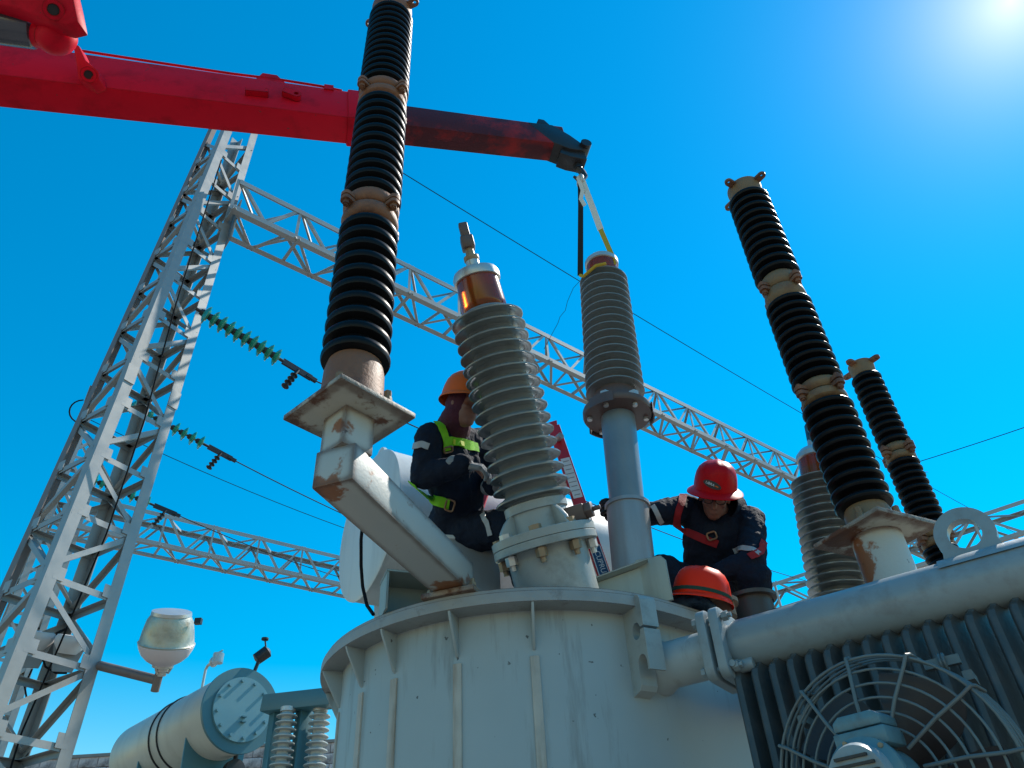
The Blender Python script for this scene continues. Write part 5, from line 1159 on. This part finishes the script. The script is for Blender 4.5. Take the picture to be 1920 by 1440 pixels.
b = MB(); b.ell(J['head']-J['face']*0.012+J['up']*0.02, J['face']*0.098, Vector((0, 0, 0))+J['up'].cross(J['face'])*0.092, J['up']*0.115); b.caps(J['head']-J['up']*0.05-J['face']*0.03, 0.088, J['neck0']+J['up']*0.02, 0.105); b.caps(J['neck0']+J['up']*0.02, 0.10, J['sho_r'].lerp(J['neck0'], 0.55), 0.075)
bake(b, 'hood', 'maroon', per1, 0.008, 4, 0.012, 0.06)
bv1 = bvh_of(co1, wpos(per1))
ribbon_on(bv1, [(812, 786), (824, 795), (831, 812), (836, 828), (845, 828), (870, 832), (895, 840)], 0.055, 'green_strap', per1, 'harness_strap', n=50)
ribbon_on(bv1, [(836, 822), (837, 845)], 0.048, 'green_strap', per1, 'harness_strap', n=12)
ribbon_on(bv1, [(847, 830), (853, 831)], 0.03, 'yellow', per1, 'strap_patch', n=8, off=0.012)
ribbon_on(bv1, [(861, 833), (868, 834)], 0.03, 'yellow', per1, 'strap_patch', n=8, off=0.012)
buckle(bv1, 838, 842, 0.055, 0.032, 0, per1)
ribbon_on(bv1, [(774, 905), (777, 922), (790, 930), (815, 937), (843, 945)], 0.06, 'green_strap', per1, 'waist_strap', n=50)
buckle(bv1, 845, 947, 0.05, 0.062, -0.3, per1)
hN = bv1.ray_cast(CAM, ray(795, 938).normalized())
if hN[0] is not None:
    nn = hN[1]; b = MB(); xx = (ROT @ Vector((1, 0.2, 0))); xx = (xx-nn*xx.dot(nn)).normalized(); yy = nn.cross(xx); c = hN[0]+nn*0.014
    b.tube([c+xx*-0.05-yy*0.045, c+xx*-0.028+yy*0.015, c+xx*0.02+yy*0.065], 0.009, 8); b.tube([c-xx*0.02+yy*0.02, c+xx*0.03-yy*0.0, c+xx*0.042-yy*0.03, c+xx*0.015-yy*0.075], 0.009, 8); b.build('d_ring', 'bronze', per1)
ribbon_on(bv1, [(762, 850), (775, 838), (790, 833), (804, 838)], 0.036, 'band', per1, 'reflective_band')
ribbon_on(bv1, [(905, 965), (916, 985), (920, 1003)], 0.03, 'band', per1, 'reflective_band')
# crate he sits on
b = MB(); sx = J['pelvis']; cz = sx.z-0.145
crate = empty('work_box', Vector((sx.x+0.02, sx.y+0.02, TOP+0.02)), 'pale grey box the left worker sits on', 'box')
hgt_ = cz-TOP-0.02
b = MB(); b.box(Vector((sx.x+0.02, sx.y+0.02, TOP+0.021+hgt_/2)), (0.17, 0.04, 0), (-0.04, 0.15, 0), UP*(hgt_/2-0.012)); b.build('box_body', 'sleeve', crate, bev=0.01)
b = MB(); b.box(Vector((sx.x+0.02, sx.y+0.02, cz-0.008)), (0.18, 0.042, 0), (-0.042, 0.16, 0), UP*0.012); b.build('box_lid', 'white', crate, bev=0.006)

# ---------------------------------------------------------------- loose hard hat and gloves on the cover
hp = PY(1315, 1120, 3.64); hp.z = TOP+0.075
hh = empty('hard_hat', Vector((hp.x, hp.y, TOP+0.02)), 'orange red hard hat with dark green elastic lying on the tank cover', 'hard hat')
sh, hf, hl, hu = hard_hat(hh, hp, Vector((-0.9, -0.35, 0)), Vector((0.16, -0.12, 1)), 'helmet_redorange', False, 1.04, 'hat', True)
b = MB(); pts = []
for i in range(33):
    t_ = 2*math.pi*i/33; pts.append(hp+hf*(0.1505*math.cos(t_))+hl*(0.1265*math.sin(t_))+hu*(0.026+0.012*math.cos(t_+0.8)))
V = []
for p in pts: V += [p-hu*0.009, p+hu*0.009]
b.add(V, [(2*i, 2*((i+1) % 33), 2*((i+1) % 33)+1, 2*i+1) for i in range(33)]); b.build('elastic_band', 'darkgreen', sh)
gt = empty('work_glove', PZ(1302, 1130, TOP+0.02), 'crumpled dark blue work gloves lying at the tank rim before the loose hat', 'glove')
gq = PZ(1305, 1128, TOP+0.045); b = MB()
hand_shape(b, gq+Vector((-0.10, 0.05, 0.01)), Vector((1, -0.05, 0)), Vector((0, 0, -1)), 1.15, 0.45); b.caps(gq+Vector((-0.14, 0.055, 0.012)), 0.045, gq+Vector((-0.06, 0.05, 0.015)), 0.05); hand_shape(b, gq+Vector((-0.06, 0.09, 0.04)), Vector((1, -0.5, -0.1)), Vector((0, 0, -1)), 1.1, 0.6)
bake(b, 'glove_shell', 'glove_blue', gt, 0.004, 2, 0.01, 0.03)
